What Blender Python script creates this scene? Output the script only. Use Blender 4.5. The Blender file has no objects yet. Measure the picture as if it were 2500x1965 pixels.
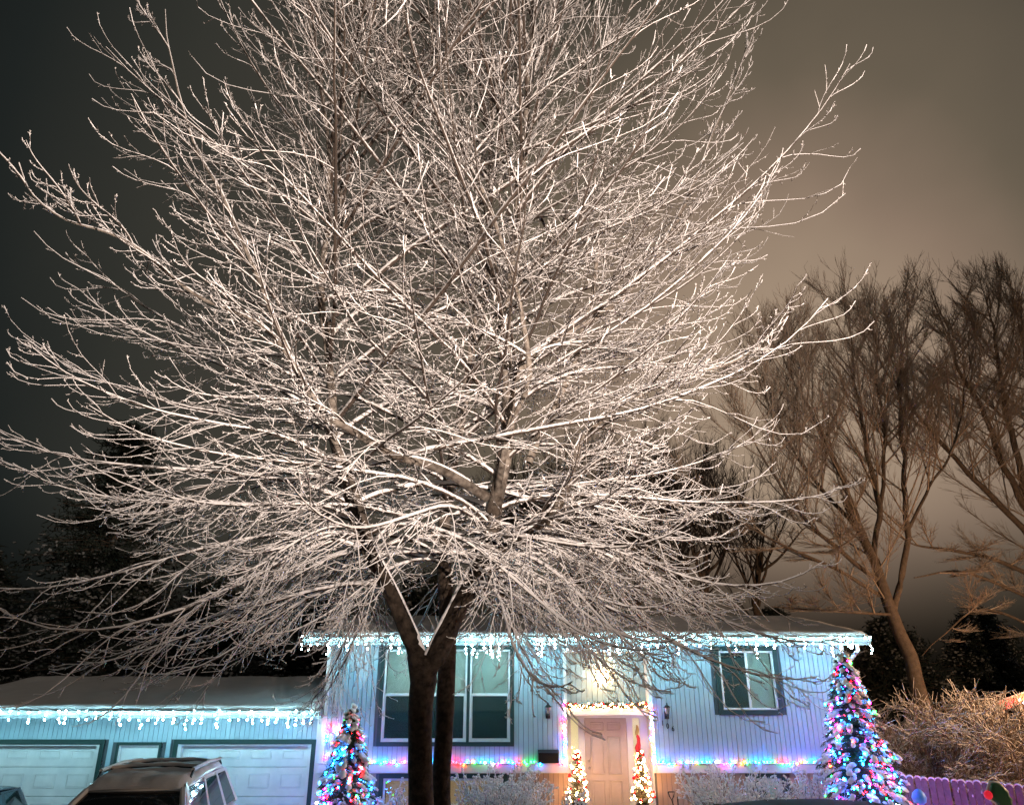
import bpy, math, random
import numpy as np
from mathutils import Vector, Matrix, noise as mnoise
R = math.radians
PI = math.pi
random.seed(7)
rng = np.random.default_rng(11)
scn = bpy.context.scene
COL = scn.collection

# ------------------------------------------------------------------ camera
CAMH, PITCH, FPX = 3.1, R(21.3), 1805.0
cd = bpy.data.cameras.new('camera')
cd.sensor_width = 36.0
cd.lens = FPX / 2500.0 * 36.0
cd.clip_start = 0.1
cd.clip_end = 2000
cam = bpy.data.objects.new('camera', cd)
COL.objects.link(cam)
cam.location = (0, 0, CAMH)
cam.rotation_euler = (R(90) + PITCH, 0, 0)
scn.camera = cam
CT, ST = math.cos(PITCH), math.sin(PITCH)

def P(px, py, Y):
    """world point at distance Y that shows at this place of the 2500x1965 photograph"""
    xc = (px - 1250.0) / FPX
    yc = (982.5 - py) / FPX
    dy = CT - yc * ST
    t = Y / dy
    return np.array((xc * t, Y, CAMH + (ST + yc * CT) * t))

# ------------------------------------------------------------------ world: light-polluted snow clouds at night
world = bpy.data.worlds.new('World')
scn.world = world
world.use_nodes = True
wn = world.node_tree
wn.nodes.clear()
def N(nt, typ, **kw):
    n = nt.nodes.new(typ)
    for k, v in kw.items():
        if k in n.inputs.keys():
            n.inputs[k].default_value = v
        else:
            setattr(n, k, v)
    return n
def L(nt, a, b):
    nt.links.new(a, b)
wo = N(wn, 'ShaderNodeOutputWorld')
wb = N(wn, 'ShaderNodeBackground')
L(wn, wb.outputs[0], wo.inputs[0])
tc = N(wn, 'ShaderNodeTexCoord')
g = P(1900, 950, 10.0) - np.array((0, 0, CAMH)); g /= np.linalg.norm(g)
dot = N(wn, 'ShaderNodeVectorMath', operation='DOT_PRODUCT')
L(wn, tc.outputs['Generated'], dot.inputs[0]); dot.inputs[1].default_value = tuple(g)
ns = N(wn, 'ShaderNodeTexNoise', Scale=2.2, Detail=4.0, Roughness=0.5)
L(wn, tc.outputs['Generated'], ns.inputs['Vector'])
ad = N(wn, 'ShaderNodeMath', operation='MULTIPLY_ADD')
L(wn, ns.outputs[0], ad.inputs[0]); ad.inputs[1].default_value = 0.10
L(wn, dot.outputs['Value'], ad.inputs[2])
rp = N(wn, 'ShaderNodeValToRGB')
sc9 = N(wn, 'ShaderNodeMath', operation='MULTIPLY'); sc9.inputs[1].default_value = .935
L(wn, ad.outputs[0], sc9.inputs[0])
L(wn, sc9.outputs[0], rp.inputs[0])
cr = rp.color_ramp
cr.interpolation = 'EASE'
cr.interpolation = 'LINEAR'
cr.elements[0].position = 0.50; cr.elements[0].color = (0.007, 0.009, 0.009, 1)
cr.elements[1].position = 0.985; cr.elements[1].color = (0.37, 0.272, 0.192, 1)
for p_, c_ in ((0.58, (0.014, 0.017, 0.016)), (0.68, (0.034, 0.034, 0.028)), (0.78, (0.052, 0.047, 0.037)), (0.86, (0.068, 0.059, 0.045)), (0.92, (0.140, 0.111, 0.078)), (0.955, (0.265, 0.190, 0.137))):
    e = cr.elements.new(p_); e.color = (*c_, 1)
sp = N(wn, 'ShaderNodeSeparateXYZ')
L(wn, tc.outputs['Generated'], sp.inputs[0])
mr = N(wn, 'ShaderNodeMapRange')
mr.inputs['From Min'].default_value = 0.02; mr.inputs['From Max'].default_value = 0.24
mr.inputs['To Min'].default_value = 0.05; mr.inputs['To Max'].default_value = 1.0
mr.interpolation_type = 'SMOOTHSTEP'
L(wn, sp.outputs[2], mr.inputs[0])
vm = N(wn, 'ShaderNodeVectorMath', operation='SCALE')
L(wn, rp.outputs[0], vm.inputs[0]); L(wn, mr.outputs[0], vm.inputs['Scale'])
L(wn, vm.outputs[0], wb.inputs[0])
wb.inputs[1].default_value = 1.0

# faint glow of the overcast night
sd = bpy.data.lights.new('sun', 'SUN'); sd.energy = 0.26; sd.angle = R(25); sd.color = (1.0, 0.82, 0.66)
so = bpy.data.objects.new('sun', sd); COL.objects.link(so)
so.rotation_euler = (R(48), 0, R(25))

vs = scn.view_settings
vs.view_transform = 'Standard'; vs.look = 'None'; vs.exposure = 0; vs.gamma = 1; vs.use_curve_mapping = False
scn.render.engine = 'CYCLES'
scn.cycles.max_bounces = 5
scn.cycles.diffuse_bounces = 3
scn.cycles.transparent_max_bounces = 8
scn.cycles.sample_clamp_indirect = 2.0
scn.cycles.caustics_reflective = False
scn.cycles.caustics_refractive = False
try:
    scn.cycles.use_denoising = True
    scn.cycles.use_light_tree = True
except Exception:
    pass

# ------------------------------------------------------------------ materials
MATS = {}
def mat(name, col=(.5, .5, .5), rough=.7, metal=0.0, spec=.4, noise=None, bump=None, emit=None, estr=0.0):
    """noise=(scale, colour2, contrast) mixes in a second colour; bump=(scale, strength, distance)"""
    m = bpy.data.materials.new(name)
    m.use_nodes = True
    nt = m.node_tree
    b = nt.nodes['Principled BSDF']
    b.inputs['Base Color'].default_value = (*col, 1)
    b.inputs['Roughness'].default_value = rough
    b.inputs['Metallic'].default_value = metal
    b.inputs['Specular IOR Level'].default_value = spec
    geo = None
    if noise or bump:
        geo = N(nt, 'ShaderNodeNewGeometry')
    if noise:
        n = N(nt, 'ShaderNodeTexNoise', Scale=noise[0], Detail=5.0, Roughness=.6)
        L(nt, geo.outputs['Position'], n.inputs['Vector'])
        r = N(nt, 'ShaderNodeValToRGB')
        k = noise[2] if len(noise) > 2 else .2
        r.color_ramp.elements[0].position = .5 - k; r.color_ramp.elements[0].color = (*col, 1)
        r.color_ramp.elements[1].position = .5 + k; r.color_ramp.elements[1].color = (*noise[1], 1)
        L(nt, n.outputs[0], r.inputs[0]); L(nt, r.outputs[0], b.inputs['Base Color'])
    if bump:
        n = N(nt, 'ShaderNodeTexNoise', Scale=bump[0], Detail=6.0, Roughness=.65)
        L(nt, geo.outputs['Position'], n.inputs['Vector'])
        bp = N(nt, 'ShaderNodeBump', Strength=bump[1], Distance=bump[2])
        L(nt, n.outputs[0], bp.inputs['Height']); L(nt, bp.outputs[0], b.inputs['Normal'])
    if emit:
        b.inputs['Emission Color'].default_value = (*emit, 1)
        b.inputs['Emission Strength'].default_value = estr
    MATS[name] = m
    return m

def snowbark(name, bark, snow, lo, hi, nscale=14.0, rough=.85):
    """bark below, snow settled on upward and plastered sides (by surface normal and noise)"""
    m = bpy.data.materials.new(name)
    m.use_nodes = True
    nt = m.node_tree
    b = nt.nodes['Principled BSDF']
    b.inputs['Roughness'].default_value = rough
    b.inputs['Specular IOR Level'].default_value = .2
    geo = N(nt, 'ShaderNodeNewGeometry')
    s = N(nt, 'ShaderNodeSeparateXYZ'); L(nt, geo.outputs['Normal'], s.inputs[0])
    n = N(nt, 'ShaderNodeTexNoise', Scale=nscale, Detail=3.0); L(nt, geo.outputs['Position'], n.inputs['Vector'])
    a = N(nt, 'ShaderNodeMath', operation='MULTIPLY_ADD'); L(nt, n.outputs[0], a.inputs[0]); a.inputs[1].default_value = 1.1
    L(nt, s.outputs[2], a.inputs[2])
    mr = N(nt, 'ShaderNodeMapRange'); L(nt, a.outputs[0], mr.inputs[0])
    mr.inputs['From Min'].default_value = lo + .55; mr.inputs['From Max'].default_value = hi + .55
    mx = N(nt, 'ShaderNodeMix', data_type='RGBA')
    L(nt, mr.outputs[0], mx.inputs['Factor'])
    mx.inputs['A'].default_value = (*bark, 1); mx.inputs['B'].default_value = (*snow, 1)
    L(nt, mx.outputs['Result'], b.inputs['Base Color'])
    MATS[name] = m
    return m

SNOW = (.80, .80, .81)
mat('snow', SNOW, .75, spec=.25, noise=(9, (.72, .72, .74), .25), bump=(26, .35, .02))
mat('snow_roof', (.60, .60, .61), .8, spec=.15, noise=(3, (.52, .52, .53), .3), bump=(14, .25, .02))
mat('siding_low', (.46, .35, .26), .65, spec=.2, noise=(2.2, (.40, .30, .22), .3), bump=(60, .12, .004))
mat('siding', (.37, .50, .56), .6, spec=.25, noise=(1.6, (.27, .40, .46), .28), bump=(60, .12, .004))
mat('siding_groove', (.10, .12, .13), .9)
mat('white_trim', (.74, .75, .75), .5, noise=(4, (.66, .67, .67), .3))
mat('gutter_paint', (.26, .31, .32), .5)
mat('door_white', (.82, .84, .84), .45, noise=(3, (.60, .64, .65), .3))
mat('green_trim', (.012, .040, .036), .5, noise=(12, (.018, .05, .045), .3))
mat('blind', (.80, .82, .80), .6, emit=(.8, .85, .7), estr=.10)  # slight glow put into the slats so they look paler
mat('blind_warm', (.6, .45, .28), .6, emit=(1, .62, .28), estr=.20)
mat('dark_room', (.008, .012, .012), .9)
mat('screen', (.010, .022, .021), .55, noise=(20, (.016, .03, .028), .3))
mat('black_metal', (.012, .012, .013), .35, metal=.3)
mat('steel', (.35, .35, .36), .3, metal=.9)
mat('concrete', (.32, .31, .30), .85, noise=(8, (.24, .23, .22), .3))
mat('wire', (.01, .03, .02), .6)
mat('wire_white', (.5, .55, .55), .5)
mat('bark_pale', (.16, .135, .115), .9, spec=.15, noise=(9, (.34, .31, .28), .16), bump=(30, .8, .02))
mat('bark', (.018, .013, .010), .9, spec=.15, noise=(11, (.075, .058, .045), .16), bump=(34, .9, .03))
mat('bark_far', (.07, .053, .04), .95, spec=.1, noise=(9, (.13, .10, .075), .2), bump=(20, .6, .03))
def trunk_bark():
    """bark colour dark low down, mixing by height and noise to pale on the upper limbs"""
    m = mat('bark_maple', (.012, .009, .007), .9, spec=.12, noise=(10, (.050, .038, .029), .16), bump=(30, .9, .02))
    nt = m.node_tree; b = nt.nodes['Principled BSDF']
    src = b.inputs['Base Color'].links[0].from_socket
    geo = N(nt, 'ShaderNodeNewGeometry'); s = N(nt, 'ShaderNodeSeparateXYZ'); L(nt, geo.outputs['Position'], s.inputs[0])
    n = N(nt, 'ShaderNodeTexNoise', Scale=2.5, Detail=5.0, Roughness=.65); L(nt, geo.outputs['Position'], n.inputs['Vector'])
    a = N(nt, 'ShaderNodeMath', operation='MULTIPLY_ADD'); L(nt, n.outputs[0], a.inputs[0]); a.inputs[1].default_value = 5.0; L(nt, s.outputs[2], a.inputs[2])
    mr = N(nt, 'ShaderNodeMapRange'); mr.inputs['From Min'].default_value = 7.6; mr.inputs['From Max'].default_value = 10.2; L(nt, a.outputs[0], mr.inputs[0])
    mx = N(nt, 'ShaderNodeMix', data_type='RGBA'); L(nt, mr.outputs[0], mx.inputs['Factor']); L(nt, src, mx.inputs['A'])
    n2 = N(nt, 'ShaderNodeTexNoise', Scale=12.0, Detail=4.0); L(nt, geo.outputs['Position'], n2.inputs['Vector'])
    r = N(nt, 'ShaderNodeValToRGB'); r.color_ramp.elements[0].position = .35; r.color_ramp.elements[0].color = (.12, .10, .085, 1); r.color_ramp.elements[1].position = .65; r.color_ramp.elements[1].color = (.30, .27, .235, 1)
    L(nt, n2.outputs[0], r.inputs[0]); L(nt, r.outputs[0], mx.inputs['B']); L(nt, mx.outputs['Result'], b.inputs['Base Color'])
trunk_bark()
snowbark('twig', (.05, .038, .032), (.80, .78, .77), -.62, -.35)
snowbark('branch_bark', (.055, .042, .034), (.80, .78, .77), -.25, .05)
snowbark('far_twig', (.26, .20, .15), (.50, .44, .38), .0, .5, 5)
snowbark('far_twig_dark', (.030, .023, .018), (.13, .11, .095), .35, .7, 6)
snowbark('hedge_twig', (.14, .09, .06), (.66, .60, .54), -.3, .2, 9)
mat('needles', (.018, .045, .020), .7, noise=(20, (.03, .07, .03), .2))
mat('needles_dry', (.035, .050, .018), .7, noise=(20, (.08, .07, .03), .2))
mat('needles_far', (.010, .018, .013), .9, noise=(1.4, (.020, .030, .022), .2))
mat('snow_far', (.24, .25, .25), .9, noise=(.7, (.03, .035, .035), .10))
mat('door_paint', (.52, .46, .42), .5, noise=(3, (.42, .37, .34), .2))
mat('red_cloth', (.62, .03, .03), .8)
mat('gold_cloth', (.45, .30, .08), .6)
mat('red_ball', (.55, .01, .015), .2, spec=.6)
mat('fence_wood', (.19, .13, .13), .85, noise=(14, (.11, .08, .08), .2), bump=(50, .4, .006))
mat('car_paint_white', (.60, .62, .64), .25, spec=.6)
mat('car_paint_black', (.004, .005, .006), .65, spec=.06, noise=(30, (.010, .012, .014), .1))
mat('car_paint_grey', (.035, .045, .055), .22, spec=.6)
mat('car_glass', (.004, .005, .006), .04, spec=.9)
mat('rubber', (.015, .015, .015), .8)
mat('headlight', (.5, .5, .52), .1, spec=.8)
mat('tail_red', (.35, .01, .01), .2)
mat('holly_green', (.02, .10, .04), .5)
mat('holly_red', (.6, .02, .03), .4, emit=(1, .02, .05), estr=.5)
mat('glow_blue', (.1, .3, .8), .4, emit=(.02, .25, .9), estr=.12)
mat('neighbour_wall', (.34, .22, .15), .8, noise=(4, (.26, .17, .12), .3))
mat('roof_shingle', (.05, .05, .05), .9)
mat('soffit', (.6, .63, .64), .7)
mat('sidelight_curtain', (.8, .72, .6), .8, emit=(1, .70, .40), estr=.95)

def glass(name, tint=(1, 1, 1), refl=.12):
    m = bpy.data.materials.new(name); m.use_nodes = True
    nt = m.node_tree; nt.nodes.clear()
    o = N(nt, 'ShaderNodeOutputMaterial')
    t = N(nt, 'ShaderNodeBsdfTransparent'); t.inputs[0].default_value = (*tint, 1)
    gl = N(nt, 'ShaderNodeBsdfGlossy'); gl.inputs['Roughness'].default_value = .03
    mx = N(nt, 'ShaderNodeMixShader'); mx.inputs[0].default_value = refl
    L(nt, t.outputs[0], mx.inputs[1]); L(nt, gl.outputs[0], mx.inputs[2]); L(nt, mx.outputs[0], o.inputs[0])
    MATS[name] = m
glass('window_glass', (.86, .93, .91), .10)

BULB = {'cool': ((.44, .88, 1.0), 205.0), 'warm': ((1.0, .48, .18), 115.0), 'red': ((1.0, .008, .015), 85.0),
        'blue': ((.006, .17, 1.0), 190.0), 'green': ((.02, .8, .08), 38.0), 'pink': ((1.0, .015, .50), 62.0),
        'orange': ((1.0, .15, .015), 55.0), 'white': ((.8, .9, 1.0), 30.0)}
for k, (c, s) in BULB.items():
    mat('bulb_' + k, c, .4, emit=c, estr=s)

# ------------------------------------------------------------------ object helpers
ORG = {}
def thing(name, label, cat, loc=(0, 0, 0), group=None, kind=None):
    o = bpy.data.objects.new(name, None)
    o.empty_display_size = .2
    COL.objects.link(o)
    o.location = tuple(float(v) for v in loc)
    if label: o['label'] = label
    if cat: o['category'] = cat
    if group: o['group'] = group
    if kind: o['kind'] = kind
    ORG[o.name] = np.array(loc, dtype=float)
    return o

def mesh(name, V, F, m, smooth=False):
    V = np.asarray(V, dtype=np.float32)
    me = bpy.data.meshes.new(name)
    if isinstance(F, np.ndarray):
        k = F.shape[1]; nf = F.shape[0]
        me.vertices.add(len(V)); me.vertices.foreach_set('co', V.ravel())
        me.loops.add(nf * k); me.loops.foreach_set('vertex_index', F.astype(np.int32).ravel())
        me.polygons.add(nf); me.polygons.foreach_set('loop_start', np.arange(0, nf * k, k, dtype=np.int32))
        try:
            me.polygons.foreach_set('loop_total', np.full(nf, k, dtype=np.int32))
        except Exception:
            pass
        me.update(calc_edges=True)
    else:
        me.from_pydata([tuple(v) for v in V.tolist()], [], F)
        me.update()
    me.materials.append(MATS[m] if isinstance(m, str) else m)
    if smooth:
        me.polygons.foreach_set('use_smooth', np.ones(len(me.polygons), dtype=bool))
    return me

def part(name, V, F, m, parent=None, smooth=False, label=None, kind=None, cat=None, group=None):
    org = ORG[parent.name] if parent else np.zeros(3)
    me = mesh(name, np.asarray(V, dtype=float) - org, F, m, smooth)
    o = bpy.data.objects.new(name, me)
    COL.objects.link(o)
    if parent: o.parent = parent
    ORG[o.name] = org
    if kind is None and parent and (name in ('twigs', 'foliage', 'crown', 'boughs') or (name == 'snow' and parent.name.split('.')[0] in ('branch', 'snowy_shrub', 'lit_conifer', 'dark_conifer', 'picket_fence'))): kind = 'stuff'
    for k, v in (('label', label), ('kind', kind), ('category', cat), ('group', group)):
        if v: o[k] = v
    return o

def inst(name, me, loc, parent, rot=None, scale=None):
    o = bpy.data.objects.new(name, me)
    COL.objects.link(o)
    org = ORG[parent.name] if parent else np.zeros(3)
    o.parent = parent
    o.location = tuple(float(v) for v in (np.asarray(loc, dtype=float) - org))
    if rot is not None: o.rotation_euler = rot
    if scale is not None: o.scale = scale
    ORG[o.name] = np.asarray(loc, dtype=float)
    return o

class MB:
    def __init__(s): s.V = []; s.F = []
    def add(s, V, F):
        n = len(s.V)
        s.V += [tuple(map(float, v)) for v in V]
        s.F += [tuple(int(i) + n for i in f) for f in F]
        return s
    def box(s, x0, x1, y0, y1, z0, z1):
        V = [(x0, y0, z0), (x1, y0, z0), (x1, y1, z0), (x0, y1, z0), (x0, y0, z1), (x1, y0, z1), (x1, y1, z1), (x0, y1, z1)]
        F = [(0, 3, 2, 1), (4, 5, 6, 7), (0, 1, 5, 4), (1, 2, 6, 5), (2, 3, 7, 6), (3, 0, 4, 7)]
        return s.add(V, F)
    def bbox(s, x0, x1, y0, y1, z0, z1, b=.01):
        """box with the front (low y) edges chamfered"""
        b = min(b, (x1 - x0) / 3, (z1 - z0) / 3, (y1 - y0) / 2)
        V = [(x0 + b, y0, z0 + b), (x1 - b, y0, z0 + b), (x1 - b, y0, z1 - b), (x0 + b, y0, z1 - b),
             (x0, y0 + b, z0), (x1, y0 + b, z0), (x1, y0 + b, z1), (x0, y0 + b, z1),
             (x0, y1, z0), (x1, y1, z0), (x1, y1, z1), (x0, y1, z1)]
        F = [(0, 1, 2, 3), (0, 4, 5, 1), (1, 5, 6, 2), (2, 6, 7, 3), (3, 7, 4, 0),
             (4, 8, 9, 5), (5, 9, 10, 6), (6, 10, 11, 7), (7, 11, 8, 4), (8, 11, 10, 9)]
        return s.add(V, F)
    def slab(s, q, th):
        """quad (4 points, counter-clockwise from outside) thickened inward"""
        q = [Vector(v) for v in q]
        n = (q[1] - q[0]).cross(q[2] - q[0]).normalized()
        V = list(q) + [v - n * th for v in q]
        F = [(0, 1, 2, 3), (7, 6, 5, 4), (0, 4, 5, 1), (1, 5, 6, 2), (2, 6, 7, 3), (3, 7, 4, 0)]
        return s.add(V, F)
    def tube(s, pts, rad, n=8, cap=True):
        pts = [Vector(p) for p in pts]
        if not hasattr(rad, '__len__'): rad = [rad] * len(pts)
        base = len(s.V); up = Vector((0, 0, 1)); prev = None
        for i, p in enumerate(pts):
            t = (pts[min(i + 1, len(pts) - 1)] - pts[max(i - 1, 0)]).normalized()
            if prev is None:
                a = up if abs(t.z) < .9 else Vector((0, 1, 0))
                u = t.cross(a).normalized()
            else:
                u = (prev - t * prev.dot(t)).normalized()
            prev = u; w = t.cross(u)
            for k in range(n):
                an = 2 * PI * k / n
                s.V.append(tuple(p + (u * math.cos(an) + w * math.sin(an)) * rad[i]))
        for i in range(len(pts) - 1):
            for k in range(n):
                a = base + i * n + k; b = base + i * n + (k + 1) % n
                s.F.append((a, b, b + n, a + n))
        if cap:
            s.F.append(tuple(base + k for k in range(n)))
            e = base + (len(pts) - 1) * n
            s.F.append(tuple(e + k for k in reversed(range(n))))
        return s
    def lathe(s, c, prof, n=12):
        """prof: (radius, z) pairs, bottom to top, round the vertical axis at c"""
        base = len(s.V)
        for r, z in prof:
            for k in range(n):
                an = 2 * PI * k / n
                s.V.append((c[0] + r * math.cos(an), c[1] + r * math.sin(an), c[2] + z))
        for i in range(len(prof) - 1):
            for k in range(n):
                a = base + i * n + k; b = base + i * n + (k + 1) % n
                s.F.append((a, b, b + n, a + n))
        s.F.append(tuple(base + k for k in reversed(range(n))))
        e = base + (len(prof) - 1) * n
        s.F.append(tuple(e + k for k in range(n)))
        return s
    def loft(s, rings, cap=True):
        base = len(s.V); n = len(rings[0])
        for r in rings: s.V += [tuple(map(float, v)) for v in r]
        for i in range(len(rings) - 1):
            for k in range(n):
                a = base + i * n + k; b = base + i * n + (k + 1) % n
                s.F.append((a, b, b + n, a + n))
        if cap:
            s.F.append(tuple(base + k for k in reversed(range(n))))
            e = base + (len(rings) - 1) * n
            s.F.append(tuple(e + k for k in range(n)))
        return s
    def xform(s, M):
        s.V = [tuple(M @ Vector(v)) for v in s.V]; return s
    def build(s, name, m, parent=None, **kw):
        return part(name, s.V, s.F, m, parent, **kw)

# ---- vectorised growing and tubes
def grow(S, az, e0, e1, e2, Ln, n, wob=.08, r=rng):
    """curved shoots: azimuth az, elevation e0 at the base, e1 in the middle, e2 at the tip"""
    M = len(Ln)
    t = np.linspace(0, 1, n)[None, :]
    e0, e1, e2 = [np.broadcast_to(np.asarray(e, float), (M,))[:, None] for e in (e0, e1, e2)]
    # quadratic through (0,e0) (.55,e1) (1,e2)
    h = .55
    el = e0 * (t - h) * (t - 1) / (h) + e1 * t * (t - 1) / (h * (h - 1)) + e2 * t * (t - h) / (1 - h)
    el = el + np.cumsum(r.normal(0, wob, (M, n)), 1) * .5
    a = np.asarray(az, float)[:, None] + np.cumsum(r.normal(0, wob, (M, n)), 1)
    d = np.stack([np.cos(a) * np.cos(el), np.sin(a) * np.cos(el), np.sin(el)], 2)
    st = (np.asarray(Ln, float) / (n - 1))[:, None, None]
    p = np.concatenate([np.zeros((M, 1, 3)), np.cumsum(d[:, :-1] * st, 1)], 1) + np.asarray(S)[:, None, :]
    return p

def tubes(Pt, Rd, sides, flat=1.0):
    """(M,n,3) points and (M,n) radii -> verts, quads"""
    M, n, _ = Pt.shape
    T = np.empty_like(Pt)
    T[:, 1:-1] = Pt[:, 2:] - Pt[:, :-2]; T[:, 0] = Pt[:, 1] - Pt[:, 0]; T[:, -1] = Pt[:, -1] - Pt[:, -2]
    T /= np.linalg.norm(T, axis=2, keepdims=True) + 1e-9
    ref = np.zeros_like(T); vert = np.abs(T[:, :, 2]) > .93
    ref[..., 2] = 1; ref[vert] = (0, 1, 0)
    U = np.cross(T, ref); U /= np.linalg.norm(U, axis=2, keepdims=True) + 1e-9
    W = np.cross(U, T)
    an = np.arange(sides) * 2 * PI / sides + PI / 2
    V = (Pt[:, :, None, :] + (U[:, :, None, :] * np.cos(an)[None, None, :, None]
         + W[:, :, None, :] * (flat * np.sin(an))[None, None, :, None]) * Rd[:, :, None, None])
    V = V.reshape(-1, 3)
    i = np.arange(n - 1)[:, None] * sides; k = np.arange(sides)[None, :]
    a = (i + k).ravel(); b = (i + (k + 1) % sides).ravel()
    q = np.stack([a, b, b + sides, a + sides], 1)
    F = (q[None] + (np.arange(M) * n * sides)[:, None, None]).reshape(-1, 4)
    return V, F

def catmull(pts, n):
    pts = np.asarray(pts, float)
    seg = np.concatenate([[0], np.cumsum(np.linalg.norm(np.diff(pts[:, :3], axis=0), axis=1))])
    q = np.vstack([2 * pts[0] - pts[1], pts, 2 * pts[-1] - pts[-2]])
    out = []
    for s in np.linspace(0, seg[-1] * .9999, n):
        i = int(np.searchsorted(seg, s, 'right') - 1); i = min(i, len(pts) - 2)
        u = (s - seg[i]) / (seg[i + 1] - seg[i])
        p0, p1, p2, p3 = q[i], q[i + 1], q[i + 2], q[i + 3]
        out.append(.5 * (2 * p1 + (p2 - p0) * u + (2 * p0 - 5 * p1 + 4 * p2 - p3) * u * u + (3 * p1 - p0 - 3 * p2 + p3) * u ** 3))
    return np.array(out)

def join(lst):
    Vs, Fs, n = [], [], 0
    for V, F in lst:
        Vs.append(V); Fs.append(F + n); n += len(V)
    return np.concatenate(Vs), np.concatenate(Fs)

def sample_on(Pt, Rd, f):
    """position, tangent angles, radius at fractional positions f (M,k) of shoots Pt (M,n,3)"""
    M, n, _ = Pt.shape
    x = f * (n - 1); i = np.clip(np.floor(x).astype(int), 0, n - 2); u = (x - i)[..., None]
    m = np.arange(M)[:, None]
    a = Pt[m, i]; b = Pt[m, i + 1]
    p = a + (b - a) * u; t = b - a
    t = t / (np.linalg.norm(t, axis=2, keepdims=True) + 1e-9)
    r = Rd[m, i] * (1 - u[..., 0]) + Rd[m, i + 1] * u[..., 0]
    return p, t, r

# ico meshes
def ico(sub=0, r=1.0):
    t = (1 + 5 ** .5) / 2
    V = [Vector(v).normalized() for v in [(-1, t, 0), (1, t, 0), (-1, -t, 0), (1, -t, 0), (0, -1, t), (0, 1, t), (0, -1, -t), (0, 1, -t), (t, 0, -1), (t, 0, 1), (-t, 0, -1), (-t, 0, 1)]]
    F = [(0, 11, 5), (0, 5, 1), (0, 1, 7), (0, 7, 10), (0, 10, 11), (1, 5, 9), (5, 11, 4), (11, 10, 2), (10, 7, 6), (7, 1, 8),
         (3, 9, 4), (3, 4, 2), (3, 2, 6), (3, 6, 8), (3, 8, 9), (4, 9, 5), (2, 4, 11), (6, 2, 10), (8, 6, 7), (9, 8, 1)]
    for _ in range(sub):
        c = {}; G = []
        def mid(a, b):
            k = (min(a, b), max(a, b))
            if k not in c: V.append(((V[a] + V[b]) / 2).normalized()); c[k] = len(V) - 1
            return c[k]
        for a, b, d in F:
            x, y, z = mid(a, b), mid(b, d), mid(d, a)
            G += [(a, x, z), (b, y, x), (d, z, y), (x, y, z)]
        F = G
    return np.array([tuple(v * r) for v in V]), np.array(F)
ICO0 = ico(0); ICO1 = ico(1)

def blobs(C, S, icom=ICO0, jit=.12, r=rng, Rm=None):
    """batch of lumpy ellipsoids: centres (M,3), half axes (M,3), optional rotation matrices (M,3,3)"""
    V0, F0 = icom
    M = len(C)
    V = V0[None] * (1 + r.normal(0, jit, (M, len(V0), 1)))
    V = V * S[:, None, :]
    if Rm is not None: V = np.einsum('mij,mkj->mki', Rm, V)
    V = V + C[:, None, :]
    F = (F0[None] + (np.arange(M) * len(V0))[:, None, None]).reshape(-1, 3)
    return V.reshape(-1, 3), F

def needles(C, D, ln, w, r=rng):
    """batch of thin pointed leaves: base C, direction D (unit), length ln, width w"""
    M = len(C)
    s = r.normal(0, 1, (M, 3)); s -= D * np.sum(s * D, 1)[:, None]; s /= np.linalg.norm(s, axis=1)[:, None] + 1e-9
    u = np.cross(D, s)
    ln = np.broadcast_to(ln, (M,))[:, None]; w = np.broadcast_to(w, (M,))[:, None]
    V = np.stack([C + s * w, C - s * w * .5 + u * w * .86, C - s * w * .5 - u * w * .86, C + D * ln], 1)
    F0 = np.array([(0, 1, 3), (1, 2, 3), (2, 0, 3)])
    F = (F0[None] + (np.arange(M) * 4)[:, None, None]).reshape(-1, 3)
    return V.reshape(-1, 3), F

BV, BF = ICO0
BULBME = {}
def bulb_mesh(kind, r):
    k = (kind, r)
    if k not in BULBME:
        V = BV.copy() * r; V[:, 2] *= 1.25
        BULBME[k] = mesh('bulb', V, BF, 'bulb_' + kind, smooth=True)
    return BULBME[k]
def put_bulbs(parent, pts, kinds, r=.03):
    for p, k in zip(pts, kinds):
        inst('bulb', bulb_mesh(k, r), p, parent, rot=(rng.uniform(-.5, .5), rng.uniform(-.5, .5), 0))

# ------------------------------------------------------------------ ground
def snow_ground():
    n = 90
    xs = np.concatenate([np.linspace(-400, -32, 8), np.linspace(-30, 30, n), np.linspace(32, 400, 8)])
    ys = np.concatenate([np.linspace(-60, -14, 6), np.linspace(-12, 34, n), np.linspace(36, 700, 10)])
    V = []
    for y in ys:
        for x in xs:
            z = .04 * mnoise.noise(Vector((x * .5, y * .5, 0)))
            if abs(x) > 31 or y > 35 or y < -13: z = 0
            V.append((x, y, z - .02))
    nx = len(xs)
    F = [(j * nx + i, j * nx + i + 1, (j + 1) * nx + i + 1, (j + 1) * nx + i) for j in range(len(ys) - 1) for i in range(nx - 1)]
    part('ground', V, F, 'snow', smooth=True, kind='structure', label='snow covered front yard')
snow_ground()
MB().box(-12.2, -4.3, 1.5, 17.55, -.3, .045).build('driveway', 'snow', kind='structure', label='snow covered driveway in front of the garage')

# ------------------------------------------------------------------ house
D = 17.65          # distance of the front wall face
def WX(px, py, Y=D): return float(P(px, py, Y)[0])
def WZ(py, Y=D): return float(P(1250, py, Y)[2])

def cells(x0, x1, z0, z1, holes):
    xs = sorted({x0, x1, *[v for h in holes for v in h[:2] if x0 < v < x1]})
    zs = sorted({z0, z1, *[v for h in holes for v in h[2:] if z0 < v < z1]})
    out = []
    for a, b in zip(xs, xs[1:]):
        for c, d in zip(zs, zs[1:]):
            mx, mz = (a + b) / 2, (c + d) / 2
            if not any(h[0] < mx < h[1] and h[2] < mz < h[3] for h in holes):
                out.append((a, b, c, d))
    return out

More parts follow.
